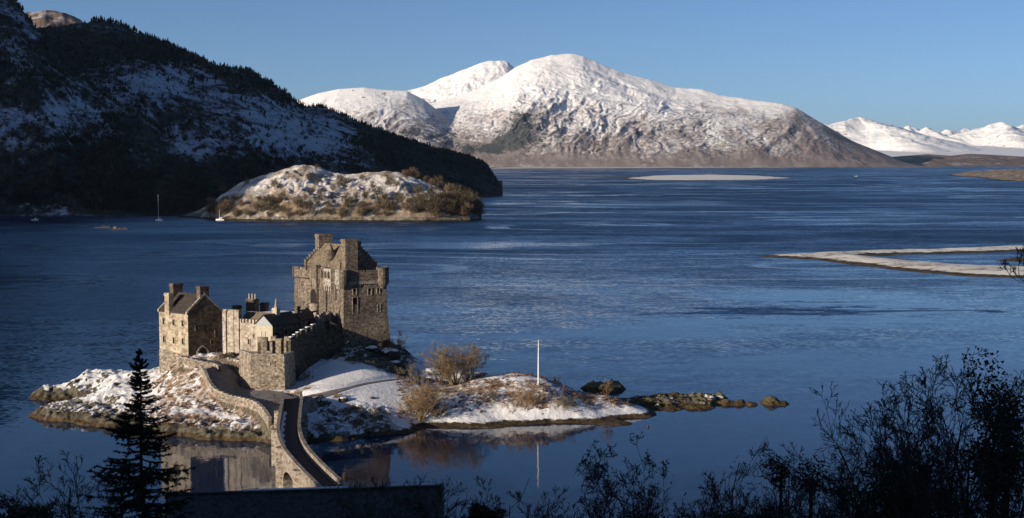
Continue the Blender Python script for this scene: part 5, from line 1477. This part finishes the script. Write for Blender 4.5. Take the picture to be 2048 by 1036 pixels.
def ivy_on(px, py, Y, R, n, seed, label):
    rg = np.random.default_rng(seed); V, Fq = leaf_cloud(rg, n, R, 0.28, 0.8, 0.2)
    # lumpy outline: several overlapping bunches
    k = rg.integers(0, 14, len(V) // 3); c = rg.normal(0, 0.45, (14, 3)) * np.array(R)
    V = (V.reshape(-1, 3, 3) * 0.5 + c[k][:, None, :]).reshape(-1, 3)
    p = P(px, py, Y=Y); g = float(fore_z(p[0], Y))
    root = empty('ivy_bush', (p[0], Y, g), label, 'bush', 'evergreen bushes on the near slope')
    link_mesh('foliage', V + p, Fq, M['ivy'], root)
    st = [(0, 0, -0.3, 0.1, 0.1, p[2] - g, 0.16, 0.09)]
    V, Fq = tubes(st, 6); link_mesh('stem', V, Fq, M['bark'], root, local=True)
ivy_on(2015, 830, 54.5, (1.7, 1.5, 2.2), 3000, 1, 'dark ivy mass wrapping the tree at the right border')
ivy_on(1985, 930, 53, (1.5, 1.4, 1.6), 2800, 2, 'dark evergreen mass low in the right corner')
ivy_on(1620, 960, 76, (1.2, 1.2, 1.0), 1300, 3, 'dark evergreen bush in the middle of the thicket')
ivy_on(1560, 940, 77, (0.8, 0.9, 0.9), 800, 8, 'smaller evergreen bush left of the one in the thicket')
ivy_on(1780, 1000, 58, (1.6, 1.2, 1.1), 1900, 4, 'dark evergreen bush under the tall leaning tree')
ivy_on(968, 1034, 66, (0.85, 0.8, 0.5), 2200, 5, 'low round evergreen bush beside the dark roof')
ivy_on(60, 1032, 62, (1.5, 1.0, 0.45), 2600, 6, 'low dark bush in the lower left corner')
ivy_on(1290, 1052, 60, (2.2, 1.0, 0.4), 2200, 7, 'low dark bush along the lower border under the round headed tree')
ivy_on(1500, 1046, 60, (2.0, 1.0, 0.45), 3200, 9, 'low dark bush along the lower border under the thicket')

# ------------------------------------------------------------------ spruce in the foreground
def spruce():
    rg = np.random.default_rng(77); Y = 70.0; x = X(272, Y); z = float(fore_z(x, Y)) - 0.2; hgt = zat(697, Y) - z
    root = empty('spruce_tree', (x, Y, z), 'dark pointed spruce standing in front of the island', 'tree')
    t = []; p = np.array([0, 0, 0.0]); n = 24
    for k in range(n):
        q = np.array([0.10 * math.sin(k * 0.7) * (1 - k / n), 0.05 * math.sin(k * 1.3), hgt * (k + 1) / n]); r = 0.20 * (1 - k / n) + 0.012
        t.append((*p, *q, r, 0.20 * (1 - (k + 1) / n) + 0.012)); p = q
    V, Fq = tubes(t, 7); link_mesh('trunk', V, Fq, M['bark'], root, True, local=True)
    br = []; NV = []
    def needles(p, d, L):
        m = max(3, int(L / 0.055)); 
        for k in range(m):
            c = p + d * (L * (k + rg.random()) / m)
            for _ in range(5):
                a = rg.normal(0, 1, 3); a -= d * (a @ d); a /= np.linalg.norm(a)
                e = d * 0.75 + a * 0.8; e /= np.linalg.norm(e); w = np.cross(e, rg.normal(0, 1, 3)); w /= np.linalg.norm(w)
                s = rg.uniform(0.12, 0.22) * min(1.0, 0.45 + L)
                NV.append((c - w * 0.024, c + w * 0.024, c + e * s))
    h = hgt - 0.15
    while h > 1.2:
        f = (hgt - h)
        rad = 0.05 + 0.37 * f * (0.92 + 0.22 * math.sin(f * 2.1)) if f < 9 else 0.05 + 0.36 * f
        nb = rg.integers(4, 8) if f > 1.5 else 4
        for k in range(nb):
            a = rg.uniform(0, 2 * math.pi); L = rad * rg.uniform(0.55, 1.18)
            d = np.array([math.cos(a), math.sin(a), 0.45 if f < 1.2 else (0.12 - 0.04 * min(f, 6))]); d /= np.linalg.norm(d)
            p = np.array([0, 0, h + rg.uniform(-.1, .1)]); ns = 5
            for s in range(ns):
                d2 = d + np.array([0, 0, -0.10 + 0.11 * s]); d2 /= np.linalg.norm(d2)
                q = p + d2 * (L / ns)
                br.append((*p, *q, 0.03 * (1 - s / ns) + 0.006, 0.03 * (1 - (s + 1) / ns) + 0.006))
                needles(p, d2, L / ns)
                if s >= 1 or L < 0.6:
                    for sd in (-1, 1):
                        if rg.random() < 0.85:
                            side = np.array([-d2[1], d2[0], 0]) * sd; e = d2 * 0.75 + side * 0.75 + np.array([0, 0, -0.22]); e /= np.linalg.norm(e)
                            l2 = L * rg.uniform(0.16, 0.34) * (1.2 - s / ns)
                            br.append((*q, *(q + e * l2), 0.012, 0.005)); needles(q, e, l2)
                            if l2 > 0.35:
                                e2 = e + np.array([0, 0, -0.8]); e2 /= np.linalg.norm(e2); needles(q + e * l2 * 0.5, e2, l2 * 0.5)
                p = q
        h -= rg.uniform(0.16, 0.30) * (0.7 + 0.06 * f)
    V, Fq = tubes(br, 4); cr = link_mesh('branches', V, Fq, M['bark'], root, True, local=True)
    V = np.array(NV).reshape(-1, 3); link_mesh('needles', V, np.arange(len(V)).reshape(-1, 3), M['needle'], cr, local=True)
spruce()

# ------------------------------------------------------------------ tan shrubs on the castle island
def shrub_proto(seed, h, w, n, mat, name, levels=2, minr=0.022, trunk=0.07, kids=(7, 5, 4), stiff=0.16):
    rg = np.random.default_rng(seed); st = []
    for k in range(n):
        a = rg.uniform(0, 2 * math.pi); f = rg.uniform(0.05, 1.0) * w / h
        st.append((np.array([math.cos(a), math.sin(a), 0]) * rg.uniform(0, 0.18) * w, np.array([math.cos(a) * f, math.sin(a) * f, 1.0]), h * rg.uniform(0.55, 0.95), trunk))
    return grow(rg, st, levels, minr, kids, ratio=0.5, wander=stiff, up=0.05, trunk_share=0.25)

def island_shrub(px, base_py, Y, top_py, wpx, n, mat, label, seed, name='bare_shrub', cat='shrub', group='bare shrubs on the island', levels=2, minr=0.022, trunk=0.06, kids=(7, 5, 4), sink=0.2):
    x = X(px, Y); z = iz(x, Y) - sink; h = zat(top_py, Y) - z; w = wpx / F * Y
    t, c = shrub_proto(seed, h, w, n, mat, name, levels, minr, trunk, kids)
    t, c = np.array(t), np.array(c)
    f = h / np.percentile(c[:, 5], 99.7); t[:, 2] *= f; t[:, 5] *= f; c[:, 2] *= f; c[:, 5] *= f
    return tree_at(name, (x, Y, z), t, c, M[mat], M[mat], label, cat, group)
island_shrub(880, 772, 303, 690, 44, 8, 'grey_twig', 'slender leaning bare tree left in the lit clump on the island', 51, 'bare_tree', 'tree', 'bare trees of the island clump', 3, 0.02, 0.13, (8, 6, 5))
island_shrub(909, 772, 302, 682, 60, 18, 'twig', 'broad tan bare tree in the middle of the lit clump', 52, 'bare_tree', 'tree', 'bare trees of the island clump', 3, 0.022, 0.12, (8, 6, 4))
island_shrub(936, 768, 304, 686, 44, 11, 'grey_twig', 'greyish bare tree on the right of the lit clump', 53, 'bare_tree', 'tree', 'bare trees of the island clump', 3, 0.02, 0.11, (8, 6, 5))
island_shrub(838, 842, 281.5, 760, 76, 40, 'twig', 'large tan shrub spreading above the beach', 54, minr=0.026)
island_shrub(872, 835, 283, 790, 34, 12, 'grey_twig', 'greyish scrub at the right flank of the large tan shrub', 60)
island_shrub(812, 835, 282.5, 795, 30, 10, 'twig', 'smaller tan shrub left of the large one', 64)
island_shrub(838, 770, 299, 738, 40, 10, 'grey_twig', 'grey brown scrub behind the large tan shrub', 55)
island_shrub(812, 752, 306, 722, 26, 9, 'grey_twig', 'pale scrub at the end of the lawn path', 65)
island_shrub(990, 805, 288, 776, 36, 12, 'grey_twig', 'low rounded shrub left of the flagpole', 56)
island_shrub(1028, 815, 286.5, 768, 20, 4, 'twig', 'thin upright tan sapling left of the flagpole', 57, 'bare_sapling', 'sapling', None, 2, 0.02, 0.07)
island_shrub(1054, 818, 286, 772, 30, 8, 'twig', 'tan shrub just in front of the flagpole', 58)
island_shrub(1215, 792, 297.5, 758, 26, 6, 'twig', 'small tan shrub on the snowy tip against the dark rock', 59)
island_shrub(1134, 812, 287, 784, 20, 6, 'grey_twig', 'sparse low shrub right of the flagpole', 61)
island_shrub(1060, 762, 305, 745, 40, 10, 'brown_twig', 'dark low scrub behind the flagpole', 62)
island_shrub(1117, 768, 300, 752, 18, 6, 'brown_twig', 'dark green bush near the back shore right of the flagpole', 63)
island_shrub(790, 715, 315, 664, 46, 9, 'brown_twig', 'dark bare tree against the water right of the keep', 66, 'bare_tree', 'tree', None, 3, 0.02, 0.08, (6, 5, 4))
island_shrub(776, 712, 314, 676, 26, 8, 'brown_twig', 'dark bush at the right corner of the keep', 67)
island_shrub(600, 770, 296.5, 728, 30, 9, 'olive_twig', 'dark bush growing at the foot of the courtyard wall', 68)
island_shrub(735, 845, 276.5, 812, 44, 10, 'grey_twig', 'grey scrub on the shaded bank below the lawn', 69)
island_shrub(700, 830, 278.5, 806, 16, 6, 'grey_twig', 'small dead scrub on the edge of the lawn bank', 70)

# tufts of dead bracken and heather among the snow: uncountable
def tussocks():
    rg = np.random.default_rng(5); n = 5200
    Vs = []
    px = np.concatenate([rg.uniform(250, 560, n // 2), rg.uniform(790, 1290, n // 2)]); Y = np.concatenate([rg.uniform(270, 305, n // 2), rg.uniform(279, 312, n // 2)])
    x = (px - 1024) / F * Y; z = island_z(x[None], Y[None])[0]
    dens = fbm(x / 5, Y / 5, 3, 99); ok = (z > 1.6) & (dens > 0.02)
    ok &= poly_sd(x, Y, FORE_POLY) < -1.0
    x, Y, z = x[ok], Y[ok], z[ok]
    B, Fq = leaf_cloud(rg, 16, (0.35, 0.35, 0.12), 0.5, 0.28, 0.1, 1.2)
    B = B.reshape(-1, 3); B[:, 2] = np.abs(B[:, 2])
    s = rg.uniform(0.5, 1.3, len(x)); a = rg.uniform(0, 6.28, len(x))
    R = np.stack([np.cos(a), np.sin(a)], 1)
    V = np.stack([(B[None, :, 0] * R[:, :1] - B[None, :, 1] * R[:, 1:]) * s[:, None] + x[:, None], (B[None, :, 0] * R[:, 1:] + B[None, :, 1] * R[:, :1]) * s[:, None] + Y[:, None], B[None, :, 2] * s[:, None] * 0.8 + z[:, None] - 0.03], -1)
    o = link_mesh('bracken', V.reshape(-1, 3), np.arange(V.shape[0] * V.shape[1]).reshape(-1, 3), M['bracken'])
    tag(o, 'dead reddish bracken and heather poking through the snow', 'bracken', kind='stuff')
M['bracken'] = plain_mat('dead_bracken', (0.20, 0.115, 0.06), 0.95, 0.5, 0.4)
tussocks()

# ------------------------------------------------------------------ woods on the dark hill
def conifer_mesh(seed, tiers=4, k=7):
    rg = np.random.default_rng(seed); V = []; Fq = []
    for t in range(tiers):
        z0 = 0.12 + 0.80 * t / tiers; z1 = min(1.0, z0 + 0.42); r = 0.25 * (1 - t / tiers) + 0.05; n = len(V)
        V.append((0, 0, z1))
        for i in range(k):
            a = 2 * math.pi * (i + rg.uniform(-.3, .3)) / k; rr = r * rg.uniform(0.6, 1.25); V.append((rr * math.cos(a), rr * math.sin(a), z0 + rg.uniform(-.05, .05)))
        for i in range(k): Fq.append((n, n + 1 + i, n + 1 + (i + 1) % k))
    return np.array(V), np.array(Fq)
def bushy_mesh(seed, n=26):
    rg = np.random.default_rng(seed); V, Fq = leaf_cloud(rg, n, (0.42, 0.42, 0.42), 0.5, 0.45, 0.2, 0.6)
    V = V + np.array([0, 0, 0.5]); return V, Fq
def tile(meshes, x, y, z, s, rg, name, mat, label):
    Vs = []; Fs = []; off = 0; which = rg.integers(0, len(meshes), len(x))
    for m, (B, Fb) in enumerate(meshes):
        I = np.where(which == m)[0]
        if not len(I): continue
        a = rg.uniform(0, 6.28, len(I)); c, sn = np.cos(a)[:, None], np.sin(a)[:, None]; S = s[I][:, None]
        V = np.stack([(B[None, :, 0] * c - B[None, :, 1] * sn) * S + x[I][:, None], (B[None, :, 0] * sn + B[None, :, 1] * c) * S + y[I][:, None], B[None, :, 2] * S + z[I][:, None]], -1)
        f = Fb[None] + (np.arange(len(I)) * len(B))[:, None, None] + off
        Vs.append(V.reshape(-1, 3)); Fs.append(f.reshape(-1, 3)); off += V.shape[0] * V.shape[1]
    o = link_mesh(name, np.concatenate(Vs), np.concatenate(Fs), mat); return tag(o, label, 'woodland', kind='stuff')
def sample(D, px, Y, key='Z'):
    i = np.clip(np.searchsorted(D['px'], px) - 1, 0, len(D['px']) - 2); j = np.clip(np.searchsorted(D['Y'], Y) - 1, 0, len(D['Y']) - 2)
    fx = (px - D['px'][i]) / (D['px'][i + 1] - D['px'][i]); fy = (Y - D['Y'][j]) / (D['Y'][j + 1] - D['Y'][j]); Z = D[key]
    return Z[j, i] * (1 - fx) * (1 - fy) + Z[j, i + 1] * fx * (1 - fy) + Z[j + 1, i] * (1 - fx) * fy + Z[j + 1, i + 1] * fx * fy
CONS = [conifer_mesh(s) for s in (1, 2, 3, 4)]; BUSH = [bushy_mesh(s) for s in (1, 2, 3, 4)]
def hill_woods():
    rg = np.random.default_rng(31); n = 90000
    px = rg.uniform(-140, 1000, n); Y = 1335 + (2480 - 1335) * rg.random(n) ** 1.2
    z = sample(HILL, px, Y); sn = sample(HILL, px, Y, 'sn'); x = (px - 1024) / F * Y; py = pxy(x, Y, z)
    clump = fbm(x / 50, Y / 80, 5, 44)
    def blob(cx, cy, rx, ry): return np.exp(-(((px - cx) / rx) ** 2 + ((py - cy) / ry) ** 2))
    d = 0.10 + 0.9 * blob(230, 100, 150, 34) + 0.75 * smooth(650, 780, px) * smooth(250, 290, py) + 0.9 * smooth(290, 360, py) * smooth(620, 480, px) + 0.5 * blob(90, 160, 90, 80)
    d += 0.55 * blob(230, 250, 60, 90) + 0.6 * blob(560, 190, 80, 26) + 0.45 * blob(450, 150, 90, 22)
    d -= 0.42 * smooth(0.40, 0.75, sn)
    d = d * (0.5 + 1.1 * smooth(-0.2, 0.25, clump)) 
    ok = (rg.random(n) < np.maximum(d, 0.055) * 0.45) & (z > 2.0)
    px, Y, z, x, py = px[ok], Y[ok], z[ok], x[ok], py[ok]
    con = rg.random(len(px)) < np.clip(0.12 + 0.45 * smooth(300, 150, py) + 0.5 * smooth(650, 720, px), 0, 1)
    s = rg.uniform(2.6, 8.5, len(px)) * (0.75 + 0.5 * smooth(-0.1, 0.3, fbm(x / 200, Y / 200, 3, 91)))
    tile(CONS, x[con], Y[con], z[con] - 0.5, s[con], rg, 'conifer_forest', M['hill_needle'], 'dark conifer forest over the slopes of the left hill')
    b = ~con
    tile(BUSH, x[b], Y[b], z[b] - 0.4, s[b] * 0.8, rg, 'bare_woodland', M['hill_brush'], 'dark leafless woodland along the foot of the left hill')
    print('woods', con.sum(), b.sum())
    # single conifers standing out along the skyline
    protos = []
    for k, (V, Fq) in enumerate(CONS):
        me = bpy.data.meshes.new('conifer'); me.from_pydata([tuple(v) for v in V], [], [tuple(map(int, f)) for f in Fq]); me.materials.append(M['hill_needle']); protos.append(me)
    P_ = HILL['py']; cols = HILL['px']
    pos_ = []
    q = 186.0
    while q < 992:
        c = int(np.argmin(np.abs(cols - q))); j = int(np.argmin(np.where((HILL['Y'] > 1330), P_[:, c], 1e9))); yy = HILL['Y'][j] - rg.uniform(0, 25)
        pos_.append((q, yy, rg.uniform(5.5, 9.5) * (1.25 if 190 < q < 420 else (0.9 if q < 900 else 0.75))))
        q += rg.uniform(2.2, 5.2)
    for q in np.arange(-20, 430, 4.5):   # edge of the nearer spur
        q = q + rg.uniform(-1.5, 1.5); nr, fr = hill_layers(np.full((300, 1), q), np.linspace(1400, 1700, 300)[:, None])
        yy = np.linspace(1400, 1700, 300); zz = nr[0][:, 0]; pp = pxy((q - 1024) / F * yy, yy, zz); j = int(np.argmin(pp))
        pos_.append((q, yy[j] - rg.uniform(0, 10), rg.uniform(5, 9)))
    for k, (q, yy, h) in enumerate(pos_[:295]):
        o = bpy.data.objects.new('conifer_tree', protos[k % 4]); COL.objects.link(o)
        zz = float(sample(HILL, np.array([q]), np.array([yy]))[0])
        o.location = ((q - 1024) / F * yy, yy, zz - 0.4); o.scale = (h * rg.uniform(0.8, 1.2),) * 2 + (h,); o.rotation_euler = (0, 0, rg.uniform(0, 6.28))
        tag(o, 'one of the small dark conifers lining the crest of the shaded hill', 'conifer', 'conifers along the crests of the dark hill')
M['hill_brush'] = plain_mat('hill_brushwood', (0.045, 0.036, 0.027), 0.95, 0.5, 0.03)
hill_woods()

# ------------------------------------------------------------------ brown trees on the sunlit islet
def islet_trees():
    rg = np.random.default_rng(8); protos = []
    for k in range(5):
        B, Fq = leaf_cloud(rg, 260, (0.40, 0.40, 0.36), 0.30, 0.09, 0.1, 1.3)
        B = B + np.array([0, 0, 0.52])
        mt = [M['brown_twig'], M['olive_twig'], M['islet_twig']][k % 3]
        cr = bpy.data.meshes.new('crown'); cr.from_pydata([tuple(v) for v in B], [], [tuple(map(int, f)) for f in Fq]); cr.materials.append(mt)
        sg = [(0, 0, -0.05, 0, 0, 0.35, 0.028, 0.02)] + [(0, 0, 0.2, 0.22 * math.cos(a), 0.22 * math.sin(a), 0.62, 0.02, 0.008) for a in (0.3, 2.2, 4.1, 5.4)]
        V, F4 = tubes(sg, 4); tr = bpy.data.meshes.new('trunk'); tr.from_pydata([tuple(v) for v in V], [], [tuple(map(int, f)) for f in F4]); tr.materials.append(M['bark'])
        protos.append((tr, cr, ['reddish brown', 'olive brown', 'grey brown'][k % 3]))
    spots = []
    while len(spots) < 290:
        q = rg.uniform(415, 962); Y = rg.uniform(1212, 1400); z = float(sample(ISLET, np.array([q]), np.array([Y]))[0])
        if z < 1.0: continue
        x = (q - 1024) / F * Y; py = float(pxy(np.array([x]), np.array([Y]), np.array([z]))[0])
        w = 0.10 + 0.9 * smooth(390, 425, py) + 0.9 * smooth(870, 910, q) * smooth(345, 370, py) + 0.8 * math.exp(-((q - 860) / 45) ** 2 - ((py - 352) / 12) ** 2) + 0.25 * math.exp(-((q - 690) / 70) ** 2 - ((py - 366) / 10) ** 2)
        if Y > 1300 and not (q > 780): w *= 0.2
        w += 0.9 * smooth(8, 3, z)
        if rg.random() < w: spots.append((q, Y, z, py))
    for k, (q, Y, z, py) in enumerate(spots):
        tr, cr, tone = protos[int(rg.integers(0, 5))]; h = rg.uniform(4.5, 10.5) * (1.3 if q > 840 else 1)
        e = empty('brown_tree', ((q - 1024) / F * Y, Y, z - 0.2), 'one of the %s leafless trees on the sunlit islet' % tone, 'tree', '%s trees on the islet' % tone)
        e.scale = (h * rg.uniform(0.9, 1.25), h * rg.uniform(0.9, 1.25), h); e.rotation_euler = (0, 0, rg.uniform(0, 6.28))
        for nm, me in (('trunk', tr), ('crown', cr)):
            o = bpy.data.objects.new(nm, me); COL.objects.link(o); o.parent = e
M['islet_twig'] = plain_mat('islet_twigs', (0.17, 0.125, 0.075), 0.95, 0.5, 0.12)
islet_trees()

# ------------------------------------------------------------------ boats
def hull(L, B, Hh, n=9, sheer=0.25):
    """boat hull along x, keel at z=-0.25, deck at z=Hh"""
    mb = MB(); rows = []
    for i in range(n):
        t = i / (n - 1); w = B / 2 * (1 - max(0, (t - 0.45) / 0.55) ** 2.2) * (0.82 + 0.18 * min(1, t * 3)); z = Hh * (1 + sheer * max(0, t - 0.4))
        x = -L / 2 + L * t
        rows.append([(x, -w, z), (x, -w * 0.92, Hh * 0.4), (x, -w * 0.5, -0.25), (x, w * 0.5, -0.25), (x, w * 0.92, Hh * 0.4), (x, w, z)])
    for a, b in zip(rows[:-1], rows[1:]):
        for k in range(5): mb.poly([a[k], a[k + 1], b[k + 1], b[k]])
        mb.poly([a[5], a[0], b[0], b[5]])
    mb.poly(rows[0][::-1]); return mb
def put(root, name, mb, mat, parent=None):
    return link_mesh(name, mb.v, mb.f, mat, parent or root, local=True)
def yacht(px, py, top, label, L, rot, hullmat='hull_white'):
    p = P(px, py, z=0.0); root = empty('sailing_yacht', tuple(p), label, 'yacht', 'yachts moored in the bay'); root.rotation_euler = (0, 0, rot)
    mh = zat(top, p[1])
    put(root, 'hull', hull(L, L * 0.30, 1.25), M[hullmat])
    c = MB().prism([(-L * .22, -L * .09), (L * .16, -L * .07), (L * .16, L * .07), (-L * .22, L * .09)], 1.2, 1.85); put(root, 'cabin', c, M['hull_white'])
    m = MB().lathe((L * 0.06, 0), [(0.17, 1.2), (0.16, mh * 0.6), (0.10, mh)], 8); mo = put(root, 'mast', m, M['white_paint'])
    b = MB().box((-L * .34, -0.12, 2.5), (L * 0.40, 0, 0), (0, 0.24, 0), (0, 0, 0.3)); put(root, 'boom', b, M['hull_white'])
    V, Fq = tubes([(L * .06, 0, mh, L * .49, 0, 1.4, .025, .025), (L * .06, 0, mh, -L * .49, 0, 1.4, .025, .025)], 4); link_mesh('stay', V[:8], Fq[::2] if False else np.array([[0, 1, 5, 4], [1, 2, 6, 5], [2, 3, 7, 6], [3, 0, 4, 7]]), M['steel'], mo, local=True)
    return root
yacht(318, 442, 389, 'yacht with the tall pale mast moored in the hill shadow', 8.5, math.radians(150), 'hull_white')
yacht(440, 441, 419, 'small bright white yacht moored off the islet', 7.5, math.radians(175))
def motorboat(px, py, label, L, rot, mat, cabin=True, grp='small boats in the bay', name='motorboat', cat='boat'):
    p = P(px, py, z=0.0); root = empty(name, tuple(p), label, cat, grp); root.rotation_euler = (0, 0, rot)
    put(root, 'hull', hull(L, L * 0.34, 1.1), M[mat])
    if cabin:
        put(root, 'cabin', MB().prism([(-L * .05, -L * .11), (L * .2, -L * .09), (L * .2, L * .09), (-L * .05, L * .11)], 1.05, 2.3), M['hull_white'])
        put(root, 'windscreen', MB().box((L * .2 + .01, -L * .085, 1.5), (.05, 0, 0), (0, L * .17, 0), (0, 0, .6)), M['glass'])
    return root
motorboat(70, 441, 'small grey motorboat alone near the left shore', 6.0, 0.3, 'hull_white')
motorboat(1713, 353, 'tiny white boat far out before the headland', 11.0, 0.2, 'hull_white', True, None)
def raft(px, py, L, label, seed, cabin):
    p = P(px, py, z=0.0); root = empty('work_raft', tuple(p), label, 'raft', 'low dark rafts in the bay')
    put(root, 'deck', MB().box((-L / 2, -2.0, 0.1), (L, 0, 0), (0, 4.0, 0), (0, 0, 0.7)), M['hull_dark'])
    for k in range(4):
        x = -L / 2 + L * (k + 0.5) / 4
        put(root, 'float', MB().lathe((x, 0), [(0.9, -0.3), (0.95, 0.09)], 10), M['hull_dark'])
    if cabin: put(root, 'shed', MB().prism([(-L * .42, -1.1), (-L * .22, -1.1), (-L * .22, 1.1), (-L * .42, 1.1)], 0.81, 2.3), M['wood'])
    rg = np.random.default_rng(seed)
    for k in range(3): put(root, 'crate', MB().box((-L * .1 + k * L * .16, rg.uniform(-1.2, 0.2), 0.81), (1.4, 0, 0), (0, 1.0, 0), (0, 0, rg.uniform(0.5, 1.1))), M['hull_dark'])
raft(207, 456, 13, 'low dark raft, the farther of two in the shadowed bay', 1, False)
raft(241, 459, 13, 'low dark raft with a small shed, the nearer of two', 2, True)

# ------------------------------------------------------------------ dark building below the viewer
def near_house():
    Y = 118.0; x0, x1 = X(330, Y), X(872, Y + 3.0); zr = zat(994, Y); 
    root = empty('near_house', (x1 - 8, Y, 10), 'dark roofed building in shade at the lower edge of the view', 'house')
    a = np.array([x0, Y]); b = np.array([x1, Y + 3.0]); d = (b - a) / np.linalg.norm(b - a); n = np.array([-d[1], d[0]]); L = np.linalg.norm(b - a)
    q = lambda u, v, z: (a[0] + d[0] * u + n[0] * v, a[1] + d[1] * u + n[1] * v, z)
    hw, dr = 4.6, 3.6
    w = MB()
    w.poly([q(0, -hw, 8), q(L, -hw, 8), q(L, -hw, zr - dr), q(0, -hw, zr - dr)]); w.poly([q(L, hw, 4), q(0, hw, 4), q(0, hw, zr - dr), q(L, hw, zr - dr)])
    w.poly([q(L, -hw, 4), q(L, hw, 4), q(L, hw, zr - dr), q(L, 0, zr - .1), q(L, -hw, zr - dr)]); w.poly([q(0, hw, 4), q(0, -hw, 4), q(0, -hw, zr - dr), q(0, 0, zr - .1), q(0, hw, zr - dr)])
    w.build('wall', M['gable_stone'], root)
    r = MB()
    for s in (-1, 1):
        e = 0.5; ze = zr - dr * (1 + e / hw); U = np.array([0, 0, .2])
        A, B, C, D = [np.array(v) for v in (q(-.4, s * (hw + e), ze), q(L + .4, s * (hw + e), ze), q(L + .4, 0, zr), q(-.4, 0, zr))]
        r.poly([A + U, B + U, C + U, D + U] if s < 0 else [A + U, D + U, C + U, B + U]); r.poly([A, B, B + U, A + U]); r.poly([B, C, C + U, B + U]); r.poly([A, A + U, D + U, D])
    ro = r.build('roof', M['near_slate'], root)
    MB().box(np.array(q(-.4, -0.18, zr + .12)), (d[0] * (L + .8), d[1] * (L + .8), 0), (n[0] * .36, n[1] * .36, 0), (0, 0, 0.22)).build('ridge_cap', M['near_slate'], ro)
    MB().box(np.array(q(6.0, -0.16, zr + .345)), (d[0] * 9, d[1] * 9, 0), (n[0] * .32, n[1] * .32, 0), (0, 0, 0.1)).build('snow_strip', M['snow'], ro)
    return q, L, zr
near_house()

# ------------------------------------------------------------------ thin winter air
def build_haze():
    m = bpy.data.materials.new('haze'); m.use_nodes = True; nt = m.node_tree
    for n in list(nt.nodes): nt.nodes.remove(n)
    out = nt.nodes.new("ShaderNodeOutputMaterial"); v = nt.nodes.new("ShaderNodeVolumePrincipled")
    v.inputs['Color'].default_value = (0.45, 0.70, 1.0, 1); v.inputs['Density'].default_value = 7.0e-6; v.inputs['Anisotropy'].default_value = 0.0
    nt.links.new(v.outputs[0], out.inputs['Volume'])
    mb = MB().box((-15000, -2000, -11.5), (34000, 0, 0), (0, 32000, 0), (0, 0, 1000))
    tag(mb.build('haze', m), 'thin blue winter haze over the loch', kind='stuff')
build_haze()
